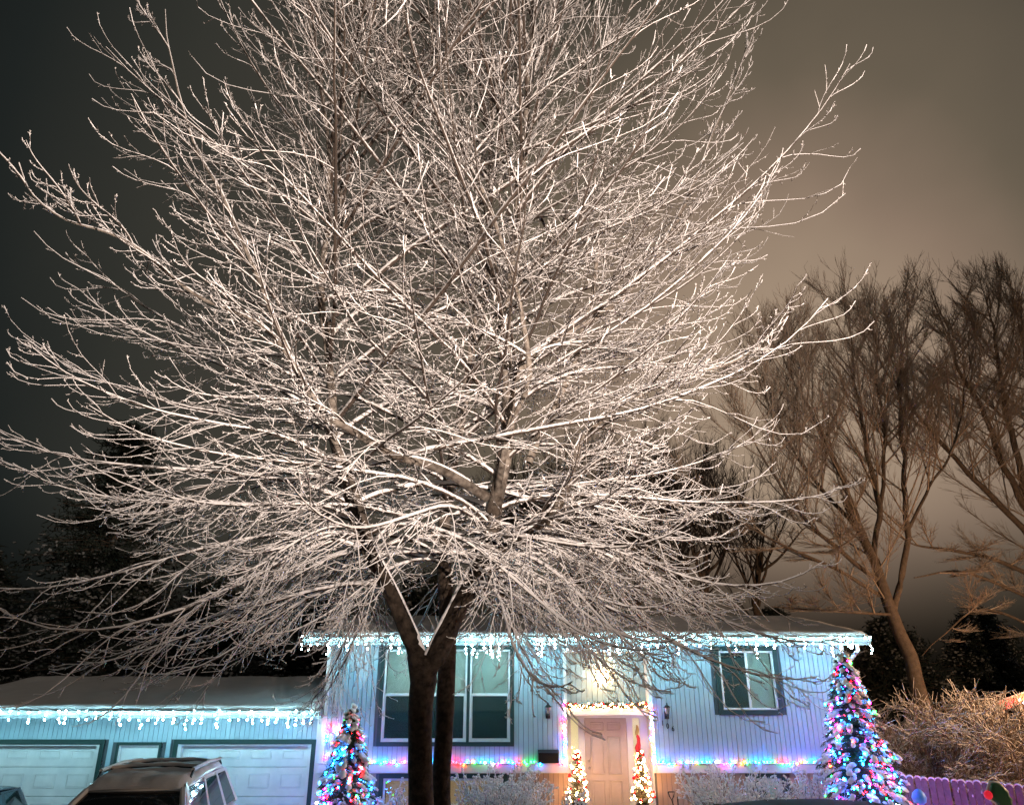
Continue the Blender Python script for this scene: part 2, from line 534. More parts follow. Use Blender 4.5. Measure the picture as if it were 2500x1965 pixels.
def boards(parent, x0, x1, z0, z1, holes, yf, pitch=.105, th=.022, gap=.009, m='siding'):
    """vertical siding boards, each its own part, cut round the openings"""
    n = int(round((x1 - x0) / pitch)); pitch = (x1 - x0) / n
    for i in range(n):
        a = x0 + i * pitch + gap / 2; b = a + pitch - gap
        spans = [(z0, z1)]
        for h in holes:
            if h[0] < b and h[1] > a:
                ns = []
                if h[0] <= a + .001 and h[1] >= b - .001 or True:
                    for s0, s1 in spans:
                        if h[3] <= s0 or h[2] >= s1: ns.append((s0, s1)); continue
                        if h[2] - s0 > .01: ns.append((s0, h[2]))
                        if s1 - h[3] > .01: ns.append((h[3], s1))
                    spans = ns
        dy = rng.uniform(-.0015, .0015)
        for s0, s1 in spans:
            MB().bbox(a, b, yf + dy, yf + th, s0, s1, .004).build('board', m, parent)

house = thing('house', 'pale blue two storey house with vertical board siding and snowy gable roof', 'house', (1.7, 22, 0))
XL, XR = -4.17, 7.52
ZE = WZ(1566, D)            # underside of the eave at the wall
# openings (x0,x1,z0,z1)
bw = (WX(933, 1577), WX(1255, 1700), WZ(1821), WZ(1575))
rw = (WX(1741, 1579), WX(1894, 1579), WZ(1744.5), WZ(1577))
ZB0, ZB1 = WZ(1886), WZ(1864)
lw = (WX(926, 1895), WX(1239, 1895), .55, ZB0 - .012)
rlw = (WX(1826, 1890), WX(1917, 1890), .6, ZB0 - .012)
AX0, AX1 = WX(1382, 1700), WX(1582, 1640)
AZ1 = WZ(1589)
LAND = .64
en = (AX0, AX1, LAND, AZ1)
wall = thing('front_wall', None, None, (1.7, 22, 0)); wall.parent = house; wall.location = (0, 0, 0); ORG[wall.name] = ORG[house.name]
# substrate (groove colour shows between boards)
mb = MB()
for a, b, c, d in cells(XL, XR, 0, ZE + .05, [bw, rw, lw, rlw, en]):
    mb.box(a, b, D + .0225, D + .14, c, d)
sub = mb.build('sheathing', 'siding_groove', wall)
boards(wall, XL + .1, XR - .1, ZB1 + .002, ZE, [bw, rw, en], D)
boards(wall, XL + .1, XR - .1, .25, ZB0 - .002, [lw, rlw, en], D, m='siding_low')
MB().box(XL, XR, D - .02, D + .14, -.1, .248).build('foundation', 'concrete', wall)
# side and back walls
mb = MB()
mb.box(XL, XL + .12, D + .14, 25.4, 0, ZE + .05).box(XR - .12, XR, D + .14, 25.4, 0, ZE + .05).box(XL + .12, XR - .12, 25.28, 25.4, 0, ZE + .05)
# gable triangles
RY, RZ = 21.5, 4.93
for x in (XL, XR - .12):
    mb.add([(x, D + .14, ZE + .05), (x, 25.4, ZE + .05), (x, RY, RZ - .14), (x + .12, D + .14, ZE + .05), (x + .12, 25.4, ZE + .05), (x + .12, RY, RZ - .14)],
           [(0, 2, 1), (3, 4, 5), (0, 1, 4, 3), (1, 2, 5, 4), (2, 0, 3, 5)])
mb.build('side_wall', 'siding', house)
for x in (XL, XR - .1):
    MB().bbox(x, x + .1, D - .012, D + .03, .25, ZE, .006).build('corner_board', 'white_trim', wall)
# belt band (ledge the coloured lights lie on), broken by the entrance
for a, b in ((XL - .01, AX0 - .06), (AX1 + .06, XR + .01)):
    MB().bbox(a, b, D - .055, D - .003, ZB0, ZB1, .008).build('belt_trim', 'white_trim', wall)
    MB().bbox(a, b, D - .075, D - .003, ZB1 + .001, ZB1 + .02, .006).build('ledge', 'white_trim', wall)

# roof
EX0, EX1 = -4.58, 7.86
EY = 17.1
EZ = WZ(1551, EY)            # top of fascia
def gable_roof(parent, x0, x1, ey, ez, ry, rz, by, th=.12, snow=.09, sx0=None):
    V, F = [], []
    prof = [(ey, ez), (ry, rz), (by, ez), (by, ez - th), (ry, rz - th), (ey, ez - th)]
    MB().add([(x0, y, z) for y, z in prof] + [(x1, y, z) for y, z in prof],
             [(0, 5, 4, 1), (1, 4, 3, 2), (6, 7, 10, 11), (7, 8, 9, 10), (0, 1, 7, 6), (1, 2, 8, 7), (5, 11, 10, 4), (4, 10, 9, 3), (0, 6, 11, 5), (2, 3, 9, 8)]
             ).build('roof', 'roof_shingle', parent)
    # snow blanket
    nx, ny = int((x1 - x0) / .12), 34
    V = []; xs = np.linspace(x0 - .03, x1 + .03, nx)
    us = np.concatenate([[0, .0, .004], np.linspace(.012, 1, ny - 6), [1.0, 1.0, 1.0]])
    for j, u in enumerate(us):
        for i, x in enumerate(xs):
            y = ey - .05 + (by - ey + .1) * u
            z = ez + (rz - ez) * (1 - abs(y - ry) / (ry - ey))
            e = min(i, nx - 1 - i)
            tk = snow * (1 + .35 * mnoise.noise(Vector((x * .8, y * .8, 3))) + .25 * mnoise.noise(Vector((x * 3, y * 3, 1))))
            if j == 0: z -= .015; y += .06
            elif j == 1: z += tk * .35; y -= .012 * mnoise.noise(Vector((x * 4, 0, 0)))
            elif j == 2: z += tk * .85
            elif j >= ny - 3 + 0: z += tk * (.8, .3, -.2)[min(2, j - ny + 3)] if j - ny + 3 >= 0 else tk
            else: z += tk
            if e == 0: z -= tk + .01
            V.append((x, y, z + .003))
    n = len(us)
    F = [(j * nx + i, j * nx + i + 1, (j + 1) * nx + i + 1, (j + 1) * nx + i) for j in range(n - 1) for i in range(nx - 1)]
    part('roof_snow', V, F, 'snow_roof', parent, smooth=True)
gable_roof(house, EX0, EX1, EY, EZ, RY, 4.98, 25.9)
mb = MB().bbox(EX0, EX1, EY - .03, EY - .002, EZ - .20, EZ - .01, .006)
mb.build('fascia', 'gutter_paint', house)
MB().box(EX0 + .02, EX1 - .02, EY + .002, D - .002, ZE + .004, ZE + .02).build('soffit', 'soffit', house)
def gutter(parent, x0, x1, y, z):
    pr = [(0, 0), (-.10, 0), (-.125, .05), (-.125, .085), (-.115, .085), (-.112, .052), (-.095, .012), (-.008, .012), (-.008, .085), (0, .085)]
    MB().add([(x0, y + a, z + b) for a, b in pr] + [(x1, y + a, z + b) for a, b in pr],
             [(i, (i + 1) % 10, 10 + (i + 1) % 10, 10 + i) for i in range(10)] + [tuple(range(10)), tuple(reversed(range(10, 20)))]).build('gutter', 'gutter_paint', parent)
gutter(house, EX0, EX1, EY - .032, EZ - .13)
ds = P(2092, 1572, EY - .05)
MB().tube([ds, ds + (0, .0, -.12), P(2090, 1592, 17.25), P(2076, 1610, 17.5), P(2066, 1622, 17.60), P(2066, 1640, 17.60), (WX(2066, 1640, 17.6), 17.6, .2)], .04, 10).build('downspout', 'white_trim', house, smooth=True)

# windows
def win(parent, hole, tw, units, sill=False, kind='hung', name='window'):
    """dark painted casing round the opening, white vinyl frames, glass, blinds, each unit its own part"""
    x0, x1, z0, z1 = hole
    w = part(name, *(lambda m: (m.V, m.F))(MB()
             .bbox(x0, x1, D - .028, D - .004, z1 - tw, z1, .004).bbox(x0, x1, D - .028, D - .004, z0, z0 + tw, .004)
             .bbox(x0, x0 + tw, D - .028, D - .004, z0 + tw, z1 - tw, .004).bbox(x1 - tw, x1, D - .028, D - .004, z0 + tw, z1 - tw, .004)), 'green_trim', parent)
    ix0, ix1, iz0, iz1 = x0 + tw, x1 - tw, z0 + tw, z1 - tw
    if units > 1:
        mw = .06
        uw = (ix1 - ix0 - mw * (units - 1)) / units
        for k in range(1, units):
            a = ix0 + k * uw + (k - 1) * mw
            MB().bbox(a, a + mw, D - .024, D - .006, iz0, iz1, .004).build('mullion', 'green_trim', w)
    else:
        mw = 0; uw = ix1 - ix0
    for k in range(units):
        a = ix0 + k * (uw + mw); b = a + uw
        f = .045
        m = MB().bbox(a, b, D - .012, D + .05, iz1 - f, iz1, .006).bbox(a, b, D - .012, D + .05, iz0, iz0 + f, .006)
        m.bbox(a, a + f, D - .012, D + .05, iz0 + f, iz1 - f, .006).bbox(b - f, b, D - .012, D + .05, iz0 + f, iz1 - f, .006)
        if kind == 'hung':
            zm = iz0 + (iz1 - iz0) * .5
            m.bbox(a + f, b - f, D + .0, D + .045, zm - .03, zm + .03, .006)
            m.bbox(a + f, a + f + .025, D + .012, D + .045, iz0 + f, zm - .03, .004).bbox(b - f - .025, b - f, D + .012, D + .045, iz0 + f, zm - .03, .004)
            m.bbox(a + f + .025, b - f - .025, D + .012, D + .045, iz0 + f, iz0 + f + .03, .004)
        elif kind == 'slide':
            xm = (a + b) / 2
            m.bbox(xm - .03, xm + .03, D - .004, D + .045, iz0 + f, iz1 - f, .006)
        m.build('window_frame', 'white_trim', w)
        MB().box(a + f, b - f, D + .052, D + .056, iz0 + f, iz1 - f).build('pane', 'window_glass', w)
        # room behind
        MB().box(a, b, D + .138, D + .142, iz0, iz1).build('room_shade', 'dark_room', w)
        # blinds
        m = MB(); bz = iz1 - f
        bl = 'blind'
        lowest = {'hung': zm - .32 if kind == 'hung' else 0, 'slide': iz0 + f + .01, 'lit': iz0}[kind]
        xa, xb = a + f + .01, b - f - .01
        if kind == 'lit': bl = 'blind_warm'
        dz = .024
        while bz > lowest:
            m.add([(xa, D + .108, bz), (xb, D + .108, bz), (xb, D + .084, bz - dz * .92), (xa, D + .084, bz - dz * .92),
                   (xa, D + .111, bz), (xb, D + .111, bz), (xb, D + .087, bz - dz * .92), (xa, D + .087, bz - dz * .92)],
                  [(0, 3, 2, 1), (4, 5, 6, 7), (0, 1, 5, 4), (3, 7, 6, 2)])
            bz -= dz
        m.build('blind', bl, w)
        if kind == 'hung':   # insect screen over the lower sash
            MB().box(a + f + .025, b - f - .025, D + .006, D + .010, iz0 + f + .03, zm - .03).build('insect_screen', 'screen_mesh', w)
        if kind == 'slide':
            MB().box(a + f, (a + b) / 2 - .03, D + .004, D + .008, iz0 + f, iz1 - f).build('insect_screen', 'screen_mesh', w)
    return w
m = bpy.data.materials.new('screen_mesh'); m.use_nodes = True
nt = m.node_tree; nt.nodes.clear()
o_ = N(nt, 'ShaderNodeOutputMaterial'); t_ = N(nt, 'ShaderNodeBsdfTransparent'); d_ = N(nt, 'ShaderNodeBsdfDiffuse'); x_ = N(nt, 'ShaderNodeMixShader')
t_.inputs[0].default_value = (.8, .8, .8, 1)
d_.inputs[0].default_value = (.03, .06, .058, 1); x_.inputs[0].default_value = .6
L(nt, t_.outputs[0], x_.inputs[1]); L(nt, d_.outputs[0], x_.inputs[2]); L(nt, x_.outputs[0], o_.inputs[0])
MATS['screen_mesh'] = m
w1 = win(house, bw, .085, 3)
w1['label'] = 'three part upper window with dark green casing'
w2 = win(house, rw, .10, 1, kind='slide')
w2['label'] = 'sliding upper window with dark green casing and closed blinds'
w3 = win(house, lw, .09, 2, kind='lit'); w3['label'] = 'lower window with warm lit blinds'
w4 = win(house, rlw, .09, 1, kind='slide')

# ---------------- entrance
RD = .42                      # depth of the alcove
YD = D + RD
ent = thing('entrance', None, None, (1.7, 22, 0)); ent.parent = house; ent.location = (0, 0, 0); ORG[ent.name] = ORG[house.name]
ent['label'] = 'recessed front entrance with panelled door and two sidelights'
ZL1, ZL0 = WZ(1729), WZ(1746)
MB().box(AX0 - .0, AX0 + .02, D + .0, YD, LAND, AZ1).box(AX1 - .02, AX1, D + .0, YD, LAND, AZ1).box(AX0 + .02, AX1 - .02, D, YD, AZ1 - .02, AZ1).build('jamb', 'white_trim', ent)
MB().box(AX0, AX1, YD + .024, YD + .1, LAND, AZ1).build('sheathing', 'siding_groove', ent)
n = 15; pitch = (AX1 - AX0 - .04) / n
for i in range(n):
    a = AX0 + .02 + i * pitch
    MB().bbox(a + .004, a + pitch - .004, YD, YD + .022, ZL1 + .002, AZ1 - .022, .004).build('board', 'siding', ent)
MB().bbox(AX0 - .06, AX0, D - .03, D - .002, ZB0, AZ1 + .06, .006).bbox(AX1, AX1 + .06, D - .03, D - .002, ZB0, AZ1 + .06, .006).bbox(AX0, AX1, D - .03, D - .002, AZ1, AZ1 + .06, .006).build('casing', 'white_trim', ent)
MB().bbox(AX0 + .022, AX1 - .022, D + .10, YD - .002, ZL0, ZL1, .01).build('lintel', 'white_trim', ent)
# door wall
DX0, DX1 = WX(1429, 1850, YD), WX(1533, 1850, YD)
SL = (WX(1394, 1800, YD), WX(1412, 1800, YD)); SRt = (WX(1545, 1800, YD), WX(1562, 1800, YD))
DT = WZ(1752, YD)
YF = YD - .03
mb = MB()
holes = [(DX0, DX1, LAND, DT), (SL[0], SL[1], LAND + .25, DT), (SRt[0], SRt[1], LAND + .25, DT)]
for a, b, c, d in cells(AX0 + .022, AX1 - .022, LAND, ZL0 - .002, holes):
    mb.box(a, b, YF, YD + .02, c, d)
mb.build('door_frame', 'white_trim', ent)
def panel_door(parent, x0, x1, z0, z1, y, name='door', matn='door_paint', rows=((.05, .34), (.40, .80), (.86, .955)), cols=2):
    d = MB().bbox(x0 + .005, x1 - .005, y, y + .04, z0 + .01, z1 - .005, .003).build(name, matn, parent)
    w = x1 - x0; h = z1 - z0; m = MB()
    for r0, r1 in rows:
        for c in range(cols):
            a = x0 + w * (.13 + c * (.87 - .07) / cols * 1.0); b = a + w * .32
            c0, c1 = z0 + h * r0, z0 + h * r1
            # raised moulding ring and raised field
            for (p, q, s, t) in ((a, b, c1 - .022, c1), (a, b, c0, c0 + .022), (a, a + .022, c0 + .022, c1 - .022), (b - .022, b, c0 + .022, c1 - .022)):
                m.bbox(p, q, y - .014, y - .0005, s, t, .007)
            m.bbox(a + .05, b - .05, y - .008, y - .0005, c0 + .05, c1 - .05, .006)
    m.build('panel', matn, d)
    return d
dr = panel_door(ent, DX0, DX1, LAND, DT, YD - .012)
hx = WX(1438, 1870, YD)
MB().lathe((hx, YD - .07, WZ(1874, YD)), [(.012, -.02), (.03, -.01), (.034, .012), (.02, .03), (.008, .035)], 10).tube([(hx, YD - .012, WZ(1874, YD)), (hx, YD - .06, WZ(1874, YD))], .012).build('handle', 'steel', dr, smooth=True)
MB().tube([(hx, YD - .012, WZ(1857, YD)), (hx, YD - .05, WZ(1857, YD))], [.028, .024], 10).build('deadbolt', 'steel', dr)
for a, b in (SL, SRt):
    s = MB().box(a, b, YD + .0, YD + .004, LAND + .25, DT).build('sidelight', 'window_glass', ent)
    MB().box(a, b, YD + .012, YD + .016, LAND + .25, DT).build('curtain', 'sidelight_curtain', s)
mb = MB().box(AX0 - .3, AX1 + .3, D - 1.3, D - .021, 0, LAND)
mb.build('landing', 'concrete', ent)
MB().box(AX0 - .1, AX1 + .1, D - 1.6, D - 1.301, 0, .43).box(AX0 - .1, AX1 + .1, D - 1.9, D - 1.601, 0, .22).build('step', 'concrete', ent)
MB().bbox(AX0 - .28, AX1 + .28, D - 1.28, D - .6, LAND + .001, LAND + .05, .02).build('snow', 'snow', ent)

# ---------------- garage
GD = D + .03
garage = thing('garage', 'attached single storey garage with two pale overhead doors and snowy roof', 'garage', (-8.4, 22, 0))
gwall = thing('front_wall', None, None, (-8.4, 22, 0)); gwall.parent = garage; gwall.location = (0, 0, 0); ORG[gwall.name] = ORG[garage.name]
GX0 = -12.45; GX1 = XL - .002
GEZ = WZ(1730, EY)
GZT = GEZ - .17
t_ = .10
gd2 = (WX(425, 1815, GD), WX(772, 1815, GD)); gd1 = (WX(-95, 1815, GD), WX(256, 1815, GD)); gm = (WX(286, 1815, GD), WX(396, 1815, GD))
GZD = WZ(1804, GD)
gh = [(gd1[0], gd1[1], 0, GZD), (gd2[0], gd2[1], 0, GZD), (gm[0], gm[1], .1, WZ(1811, GD))]
mb = MB()
for a, b, c, d in cells(GX0, GX1, 0, GZT + .05, gh): mb.box(a, b, GD + .0225, GD + .14, c, d)
mb.build('sheathing', 'siding_groove', gwall)
boards(gwall, GX0 + .1, GX1 - .10, .1, GZT, gh, GD, gap=.006)
for x in (GX0, GX1 - .1):
    MB().bbox(x, x + .1, GD - .012, GD + .02, .1, GZT, .006).build('corner_board', 'white_trim', gwall)
mb = MB().box(GX0, GX0 + .12, GD + .14, 24.9, 0, GZT + .05).box(GX0 + .12, GX1, 24.78, 24.9, 0, GZT + .05)
GRY, GRZ = 21.0, 3.38
mb.add([(GX0, GD + .14, GZT + .05), (GX0, 24.9, GZT + .05), (GX0, GRY, GRZ - .14), (GX0 + .12, GD + .14, GZT + .05), (GX0 + .12, 24.9, GZT + .05), (GX0 + .12, GRY, GRZ - .14)],
       [(0, 2, 1), (3, 4, 5), (0, 1, 4, 3), (1, 2, 5, 4), (2, 0, 3, 5)])
mb.build('side_wall', 'siding', garage)
gable_roof(garage, -12.75, GX1 - .04, EY, GEZ, GRY, GRZ, 24.9)
MB().bbox(-12.75, -4.05, EY - .03, EY - .002, GEZ - .18, GEZ - .01, .006).build('fascia', 'gutter_paint', garage)
MB().box(-12.7, -4.08, EY + .002, D - .004, GZT + .004, GZT + .02).build('soffit', 'soffit', garage)
gutter(garage, -12.75, -4.05, EY - .032, GEZ - .12)
def casing(parent, x0, x1, z1, y, tw, z0=0.05):
    return MB().bbox(x0, x1, y - .03, y - .004, z1 - tw, z1, .004).bbox(x0, x0 + tw, y - .03, y - .004, z0, z1 - tw, .004).bbox(x1 - tw, x1, y - .03, y - .004, z0, z1 - tw, .004)
for (a, b) in (gd1, gd2):
    d = casing(garage, a, b, GZD, GD, .095).build('overhead_door', 'green_trim', garage)
    ia, ib, it = a + .095, b - .095, GZD - .095
    MB().box(ia, ia + .07, GD - .001, GD + .16, .05, it - .03).box(ib - .07, ib, GD - .001, GD + .16, .05, it - .03).box(ia, ib, GD - .001, GD + .16, it - .03, it).build('jamb', 'white_trim', d)
    pa, pb, pt = ia + .073, ib - .073, it - .033
    zs = [0.05, .49, WZ(1945, GD), WZ(1873, GD), pt + .0]
    for q in range(4):
        z0, z1 = zs[q], zs[q + 1]
        pn = MB().bbox(pa, pb, GD + .115, GD + .155, z0 + .004, z1 - .004, .008)
        sw = (pb - pa) / 4
        e1 = z1 - .13 if q < 3 else z1 - .10; e0 = z0 + .16
        for k in range(4):
            xa = pa + k * sw + .12; xb = pa + (k + 1) * sw - .12
            # stamped rectangle: a proud bead round a raised field
            for (p, r_, s, t) in ((xa, xb, e1 - .018, e1), (xa, xb, e0, e0 + .018), (xa, xa + .018, e0 + .018, e1 - .018), (xb - .018, xb, e0 + .018, e1 - .018)):
                pn.bbox(p, r_, GD + .103, GD + .1145, s, t, .006)
            pn.bbox(xa + .03, xb - .03, GD + .107, GD + .1145, e0 + .03, e1 - .03, .005)
        pn.build('panel', 'door_white', d)
d = casing(garage, gm[0], gm[1], WZ(1811, GD), GD, .055).build('door', 'green_trim', garage)
MB().box(gm[0] + .055, gm[0] + .09, GD - .001, GD + .1, .1, WZ(1811, GD) - .055).box(gm[1] - .09, gm[1] - .055, GD - .001, GD + .1, .1, WZ(1811, GD) - .055).box(gm[0] + .09, gm[1] - .09, GD - .001, GD + .1, WZ(1811, GD) - .08, WZ(1811, GD) - .055).build('jamb', 'white_trim', d)
MB().bbox(gm[0] + .092, gm[1] - .092, GD + .05, GD + .09, .1, WZ(1811, GD) - .082, .003).build('door_leaf', 'door_white', d)
MB().lathe((gm[1] - .17, GD + .0, 1.0), [(.01, -.02), (.03, 0), (.03, .02), (.01, .03)], 8).build('handle', 'steel', d)

# ------------------------------------------------------------------ wall fittings
def wall_lantern(px, py, label):
    c = P(px, py, D - .12)
    t = thing('wall_lantern', label, 'lantern', (c[0], D - .03, c[2]), 'wall lanterns beside the entrance')
    MB().lathe(c + (0, 0, -.0), [(.028, -.10), (.04, -.09), (.034, -.08), (.03, -.07)], 8).lathe(c, [(.075, .06), (.08, .066), (.045, .10), (.012, .125), (.02, .14), (.004, .16)], 8).build('cap', 'black_metal', t)
    MB().lathe(c, [(.034, -.068), (.056, .058)], 6).build('glass', 'headlight', t)
    m = MB()
    for k in range(6):
        a = 2 * PI * k / 6
        m.tube([(c[0] + .036 * math.cos(a), c[1] + .036 * math.sin(a), c[2] - .07), (c[0] + .060 * math.cos(a), c[1] + .060 * math.sin(a), c[2] + .06)], .005, 4)
    m.build('cage', 'black_metal', t)
    MB().tube([(c[0], D - .004, c[2] - .10), (c[0], D - .06, c[2] - .17), (c[0], c[1], c[2] - .16), (c[0], c[1], c[2] - .10)], .012, 6).bbox(c[0] - .05, c[0] + .05, D - .022, D - .002, c[2] - .17, c[2] - .01, .006).build('bracket', 'black_metal', t)
wall_lantern(1338, 1733, 'black wall lantern on the siding left of the entrance, above the mailbox')
wall_lantern(1629, 1734, 'black wall lantern right of the entrance, above the house number')

a, b = WX(1314, 1843), WX(1363, 1843); z0, z1 = WZ(1862, D - .1), WZ(1832, D - .1)
t = thing('mailbox', 'black wall mounted mailbox above the string of coloured lights', 'mailbox', ((a + b) / 2, D - .03, z0))
MB().loft([[(a, D - .004, z0), (b, D - .004, z0), (b, D - .004, z1), (a, D - .004, z1)], [(a, D - .13, z0), (b, D - .13, z0), (b, D - .16, z1 - .03), (a, D - .16, z1 - .03)]]).build('box', 'black_metal', t)
MB().slab([(a - .01, D - .175, z1 - .035), (b + .01, D - .175, z1 - .035), (b + .01, D - .004, z1 + .018), (a - .01, D - .004, z1 + .018)], .01).build('lid', 'black_metal', t)

def digit(ch, px, py, parent, h=.105):
    cu = bpy.data.curves.new('digit', 'FONT'); cu.body = ch; cu.size = h * 1.42; cu.extrude = .006; cu.align_x = 'CENTER'; cu.offset = .0015
    tmp = bpy.data.objects.new('digit', cu)
    COL.objects.link(tmp)
    dg = bpy.context.evaluated_depsgraph_get()
    me = bpy.data.meshes.new_from_object(tmp.evaluated_get(dg))
    bpy.data.objects.remove(tmp)
    me.materials.clear(); me.materials.append(MATS['black_metal'])
    o = bpy.data.objects.new('digit', me); COL.objects.link(o)
    p = P(px, py, D - .012); o.parent = parent
    o.location = tuple(p - ORG[parent.name] - np.array((0, 0, h / 2)))
    o.rotation_euler = (R(90), 0, 0); o.scale = (.82, 1, 1)
hn = thing('house_number', 'black house number 106 stepping down the siding under the right lantern', 'house number', P(1630, 1771, D - .01))
digit('1', 1617.5, 1764, hn); digit('0', 1630, 1771, hn); digit('6', 1643, 1777.5, hn)

# shovel and stick by the wall
c = P(1639, 1936, 17.2)
t = thing('snow_shovel', 'black D handled snow shovel leaning on the wall right of the entrance', 'shovel', (c[0] + .1, 16.9, 0))
MB().tube([c + (-.065, 0, .03), c + (.065, 0, .03), c + (.045, 0, -.05), c + (0, 0, -.12), c + (-.045, 0, -.05), c + (-.065, 0, .03)], .013, 6).build('grip', 'black_metal', t)
MB().tube([c + (0, 0, -.11), (c[0] + .1, 16.95, .42)], .014, 6).build('shaft', 'black_metal', t)
MB().slab([(c[0] - .13, 16.93, .06), (c[0] + .33, 16.93, .06), (c[0] + .33, 16.97, .44), (c[0] - .13, 16.97, .44)], .02).build('blade', 'black_metal', t)
c = P(1654, 1944, 17.3)
tt = thing('broom', 'dark upright broom handle beside the snow shovel', 'broom', (c[0], 17.2, 0))
MB().tube([c, (c[0], 17.25, .3)], .014, 6).build('stick', 'black_metal', tt)
MB().lathe((c[0], 17.25, .04), [(.13, 0), (.12, .1), (.04, .26)], 8).build('bristles', 'needles_dry', tt)

# ------------------------------------------------------------------ icicle lights
def icicle(name, label, x0, x1, y, z, step, seed, clumps):
    r = np.random.default_rng(seed)
    t = thing(name, label, 'string lights', ((x0 + x1) / 2, y, z), 'icicle lights along the eaves')
    pts = []; w = MB(); x = x0
    top = []
    while x < x1:
        top.append((x, y, z + r.normal(0, .012) - .02 * math.sin(x * 2.7)))
        pts.append((x + r.normal(0, .015), y - r.uniform(.03, .07), z - r.uniform(-.03, .06)))
        k = int(r.choice([0, 1, 1, 2, 2, 3, 4]))
        zz = z - .07
        for q in range(k):
            zz -= r.uniform(.055, .10)
            pts.append((x + r.normal(0, .02), y - r.uniform(.01, .05), zz))
        if k: w.tube([(x, y - .02, z), (x, y - .02, zz)], .0035, 3, False)
        x += step * r.uniform(.6, 1.4)
    w.tube(top, .005, 4, False)
    w.build('cord', 'wire_white', t)
    for p_ in pts[:295]:
        put_bulbs(t, [p_], ['cool'], (.014, .0175, .0205)[int(r.integers(0, 3))])
    if len(pts) > 295:
        V, F = blobs(np.array(pts[295:]), np.full((len(pts) - 295, 3), .029), jit=0)
        part('bulbs', V, F, 'bulb_cool', t, kind='stuff')
icicle('icicle_lights', 'cold white icicle lights hanging from the garage eave', -12.2, -4.1, EY - .23, GEZ - .05, .19, 3, 0)
icicle('icicle_lights', 'cold white icicle lights along the upper eave of the house', EX0 + .02, EX1 + .03, EY - .23, EZ - .06, .18, 4, 0)

COLS = ['red', 'blue', 'green', 'pink', 'orange', 'white']
def colours(n, w, r):
    return [COLS[i] for i in r.choice(6, n, p=np.array(w) / sum(w))]
def ledge_string(x0, x1, label, seed, w=None):
    r = np.random.default_rng(seed)
    t = thing('coloured_lights', label, 'string lights', ((x0 + x1) / 2, D - .05, ZB1), 'coloured lights on the belt ledge')
    n = int((x1 - x0) / .078)
    xs = np.linspace(x0, x1, n) + r.normal(0, .02, n)
    pts = [(x, D - r.choice([.04, .095]) - r.uniform(0, .02), ZB1 + .04 + r.uniform(-.05, .02)) for x in xs]
    pts = [(p[0], p[1], p[2] if p[1] < D - .08 else ZB1 + .045) for p in pts]
    order = ['blue', 'blue', 'green', 'red', 'blue', 'orange', 'green', 'blue', 'white', 'pink', 'blue', 'orange', 'red', 'green']
    ks = [order[(i // 2 + int(r.integers(0, 2))) % len(order)] for i in range(n)]
    put_bulbs(t, pts, ks, .019)
    MB().tube([(p[0], p[1] + .01, p[2] - .012) for p in pts], .004, 4, False).build('cord', 'wire', t)
ledge_string(XL + .3, AX0 - .07, 'coloured lights along the ledge left of the entrance', 5)
ledge_string(AX1 + .08, 6.6, 'coloured lights along the ledge right of the entrance', 6)
def side_string(px, y0, y1, label, seed, cat='string lights'):
    r = np.random.default_rng(seed)
    a, b = P(px[0], y0, D - .05), P(px[1], y1, D - .05)
    t = thing('coloured_lights', label, cat, b, 'coloured lights up the entrance sides')
    n = 24
    pts = [a + (b - a) * (k / (n - 1)) + (r.normal(0, .022), r.uniform(-.03, .0), r.normal(0, .01)) for k in range(n)]
    put_bulbs(t, pts, colours(n, (3, 3.5, 2, 1.5, 2, 3), r), .016)
    MB().tube(pts, .004, 4, False).build('cord', 'wire', t)
side_string((1378, 1378), 1712, 1862, 'coloured lights running up the left side of the entrance', 7)
side_string((1588, 1594), 1712, 1862, 'coloured lights running up the right side of the entrance', 8)
# short swags near the left corner
r = np.random.default_rng(21)
t = thing('coloured_lights', 'loose swag of coloured lights on the corner board beside the garage', 'string lights', P(805, 1800, D - .05))
pts = [P(x, y, D - .06) + r.normal(0, .015, 3) * (1, .5, 1) for x, y in ((803, 1768), (802, 1776), (800, 1784), (798, 1798), (800, 1810), (798, 1842), (796, 1850), (828, 1770), (831, 1775), (826, 1779), (822, 1786), (818, 1780), (830, 1784), (824, 1792), (812, 1812))]
put_bulbs(t, pts, ['red', 'red', 'red', 'blue', 'blue', 'white', 'pink', 'pink', 'red', 'white', 'blue', 'white', 'blue', 'white', 'orange'], .02)
MB().tube(pts, .004, 4, False).build('cord', 'wire', t)

# garland on the lintel
r = np.random.default_rng(9)
gx0, gx1 = AX0 + .0, AX1 - .0
gz = ZL1 + .05
t = thing('garland', 'evergreen garland with warm lights and red balls above the front door', 'garland', ((gx0 + gx1) / 2, D + .15, ZL1))
n = 2600
xs = r.uniform(gx0, gx1, n)
C = np.stack([xs, D + .14 + r.normal(0, .02, n), gz + .02 * np.sin(xs * 7) + r.normal(0, .02, n)], 1)
Dn = r.normal(0, 1, (n, 3)); Dn /= np.linalg.norm(Dn, axis=1)[:, None]
V, F = needles(C, Dn, r.uniform(.05, .10, n), .005, r)
part('foliage', V, F, 'needles_dry', t)
n = 46
xs = np.linspace(gx0 + .02, gx1 - .02, n)
put_bulbs(t, [(x, D + .05 + r.uniform(-.02, .03), gz + r.uniform(-.06, .07)) for x in xs], ['warm'] * n, .015)
bm = mesh('ball', ICO1[0] * .032, ICO1[1], 'red_ball', True)
for x in np.linspace(gx0 + .08, gx1 - .08, 11):
    inst('ball', bm, (x + r.normal(0, .03), D + .05, gz + r.uniform(-.04, .05)), t)

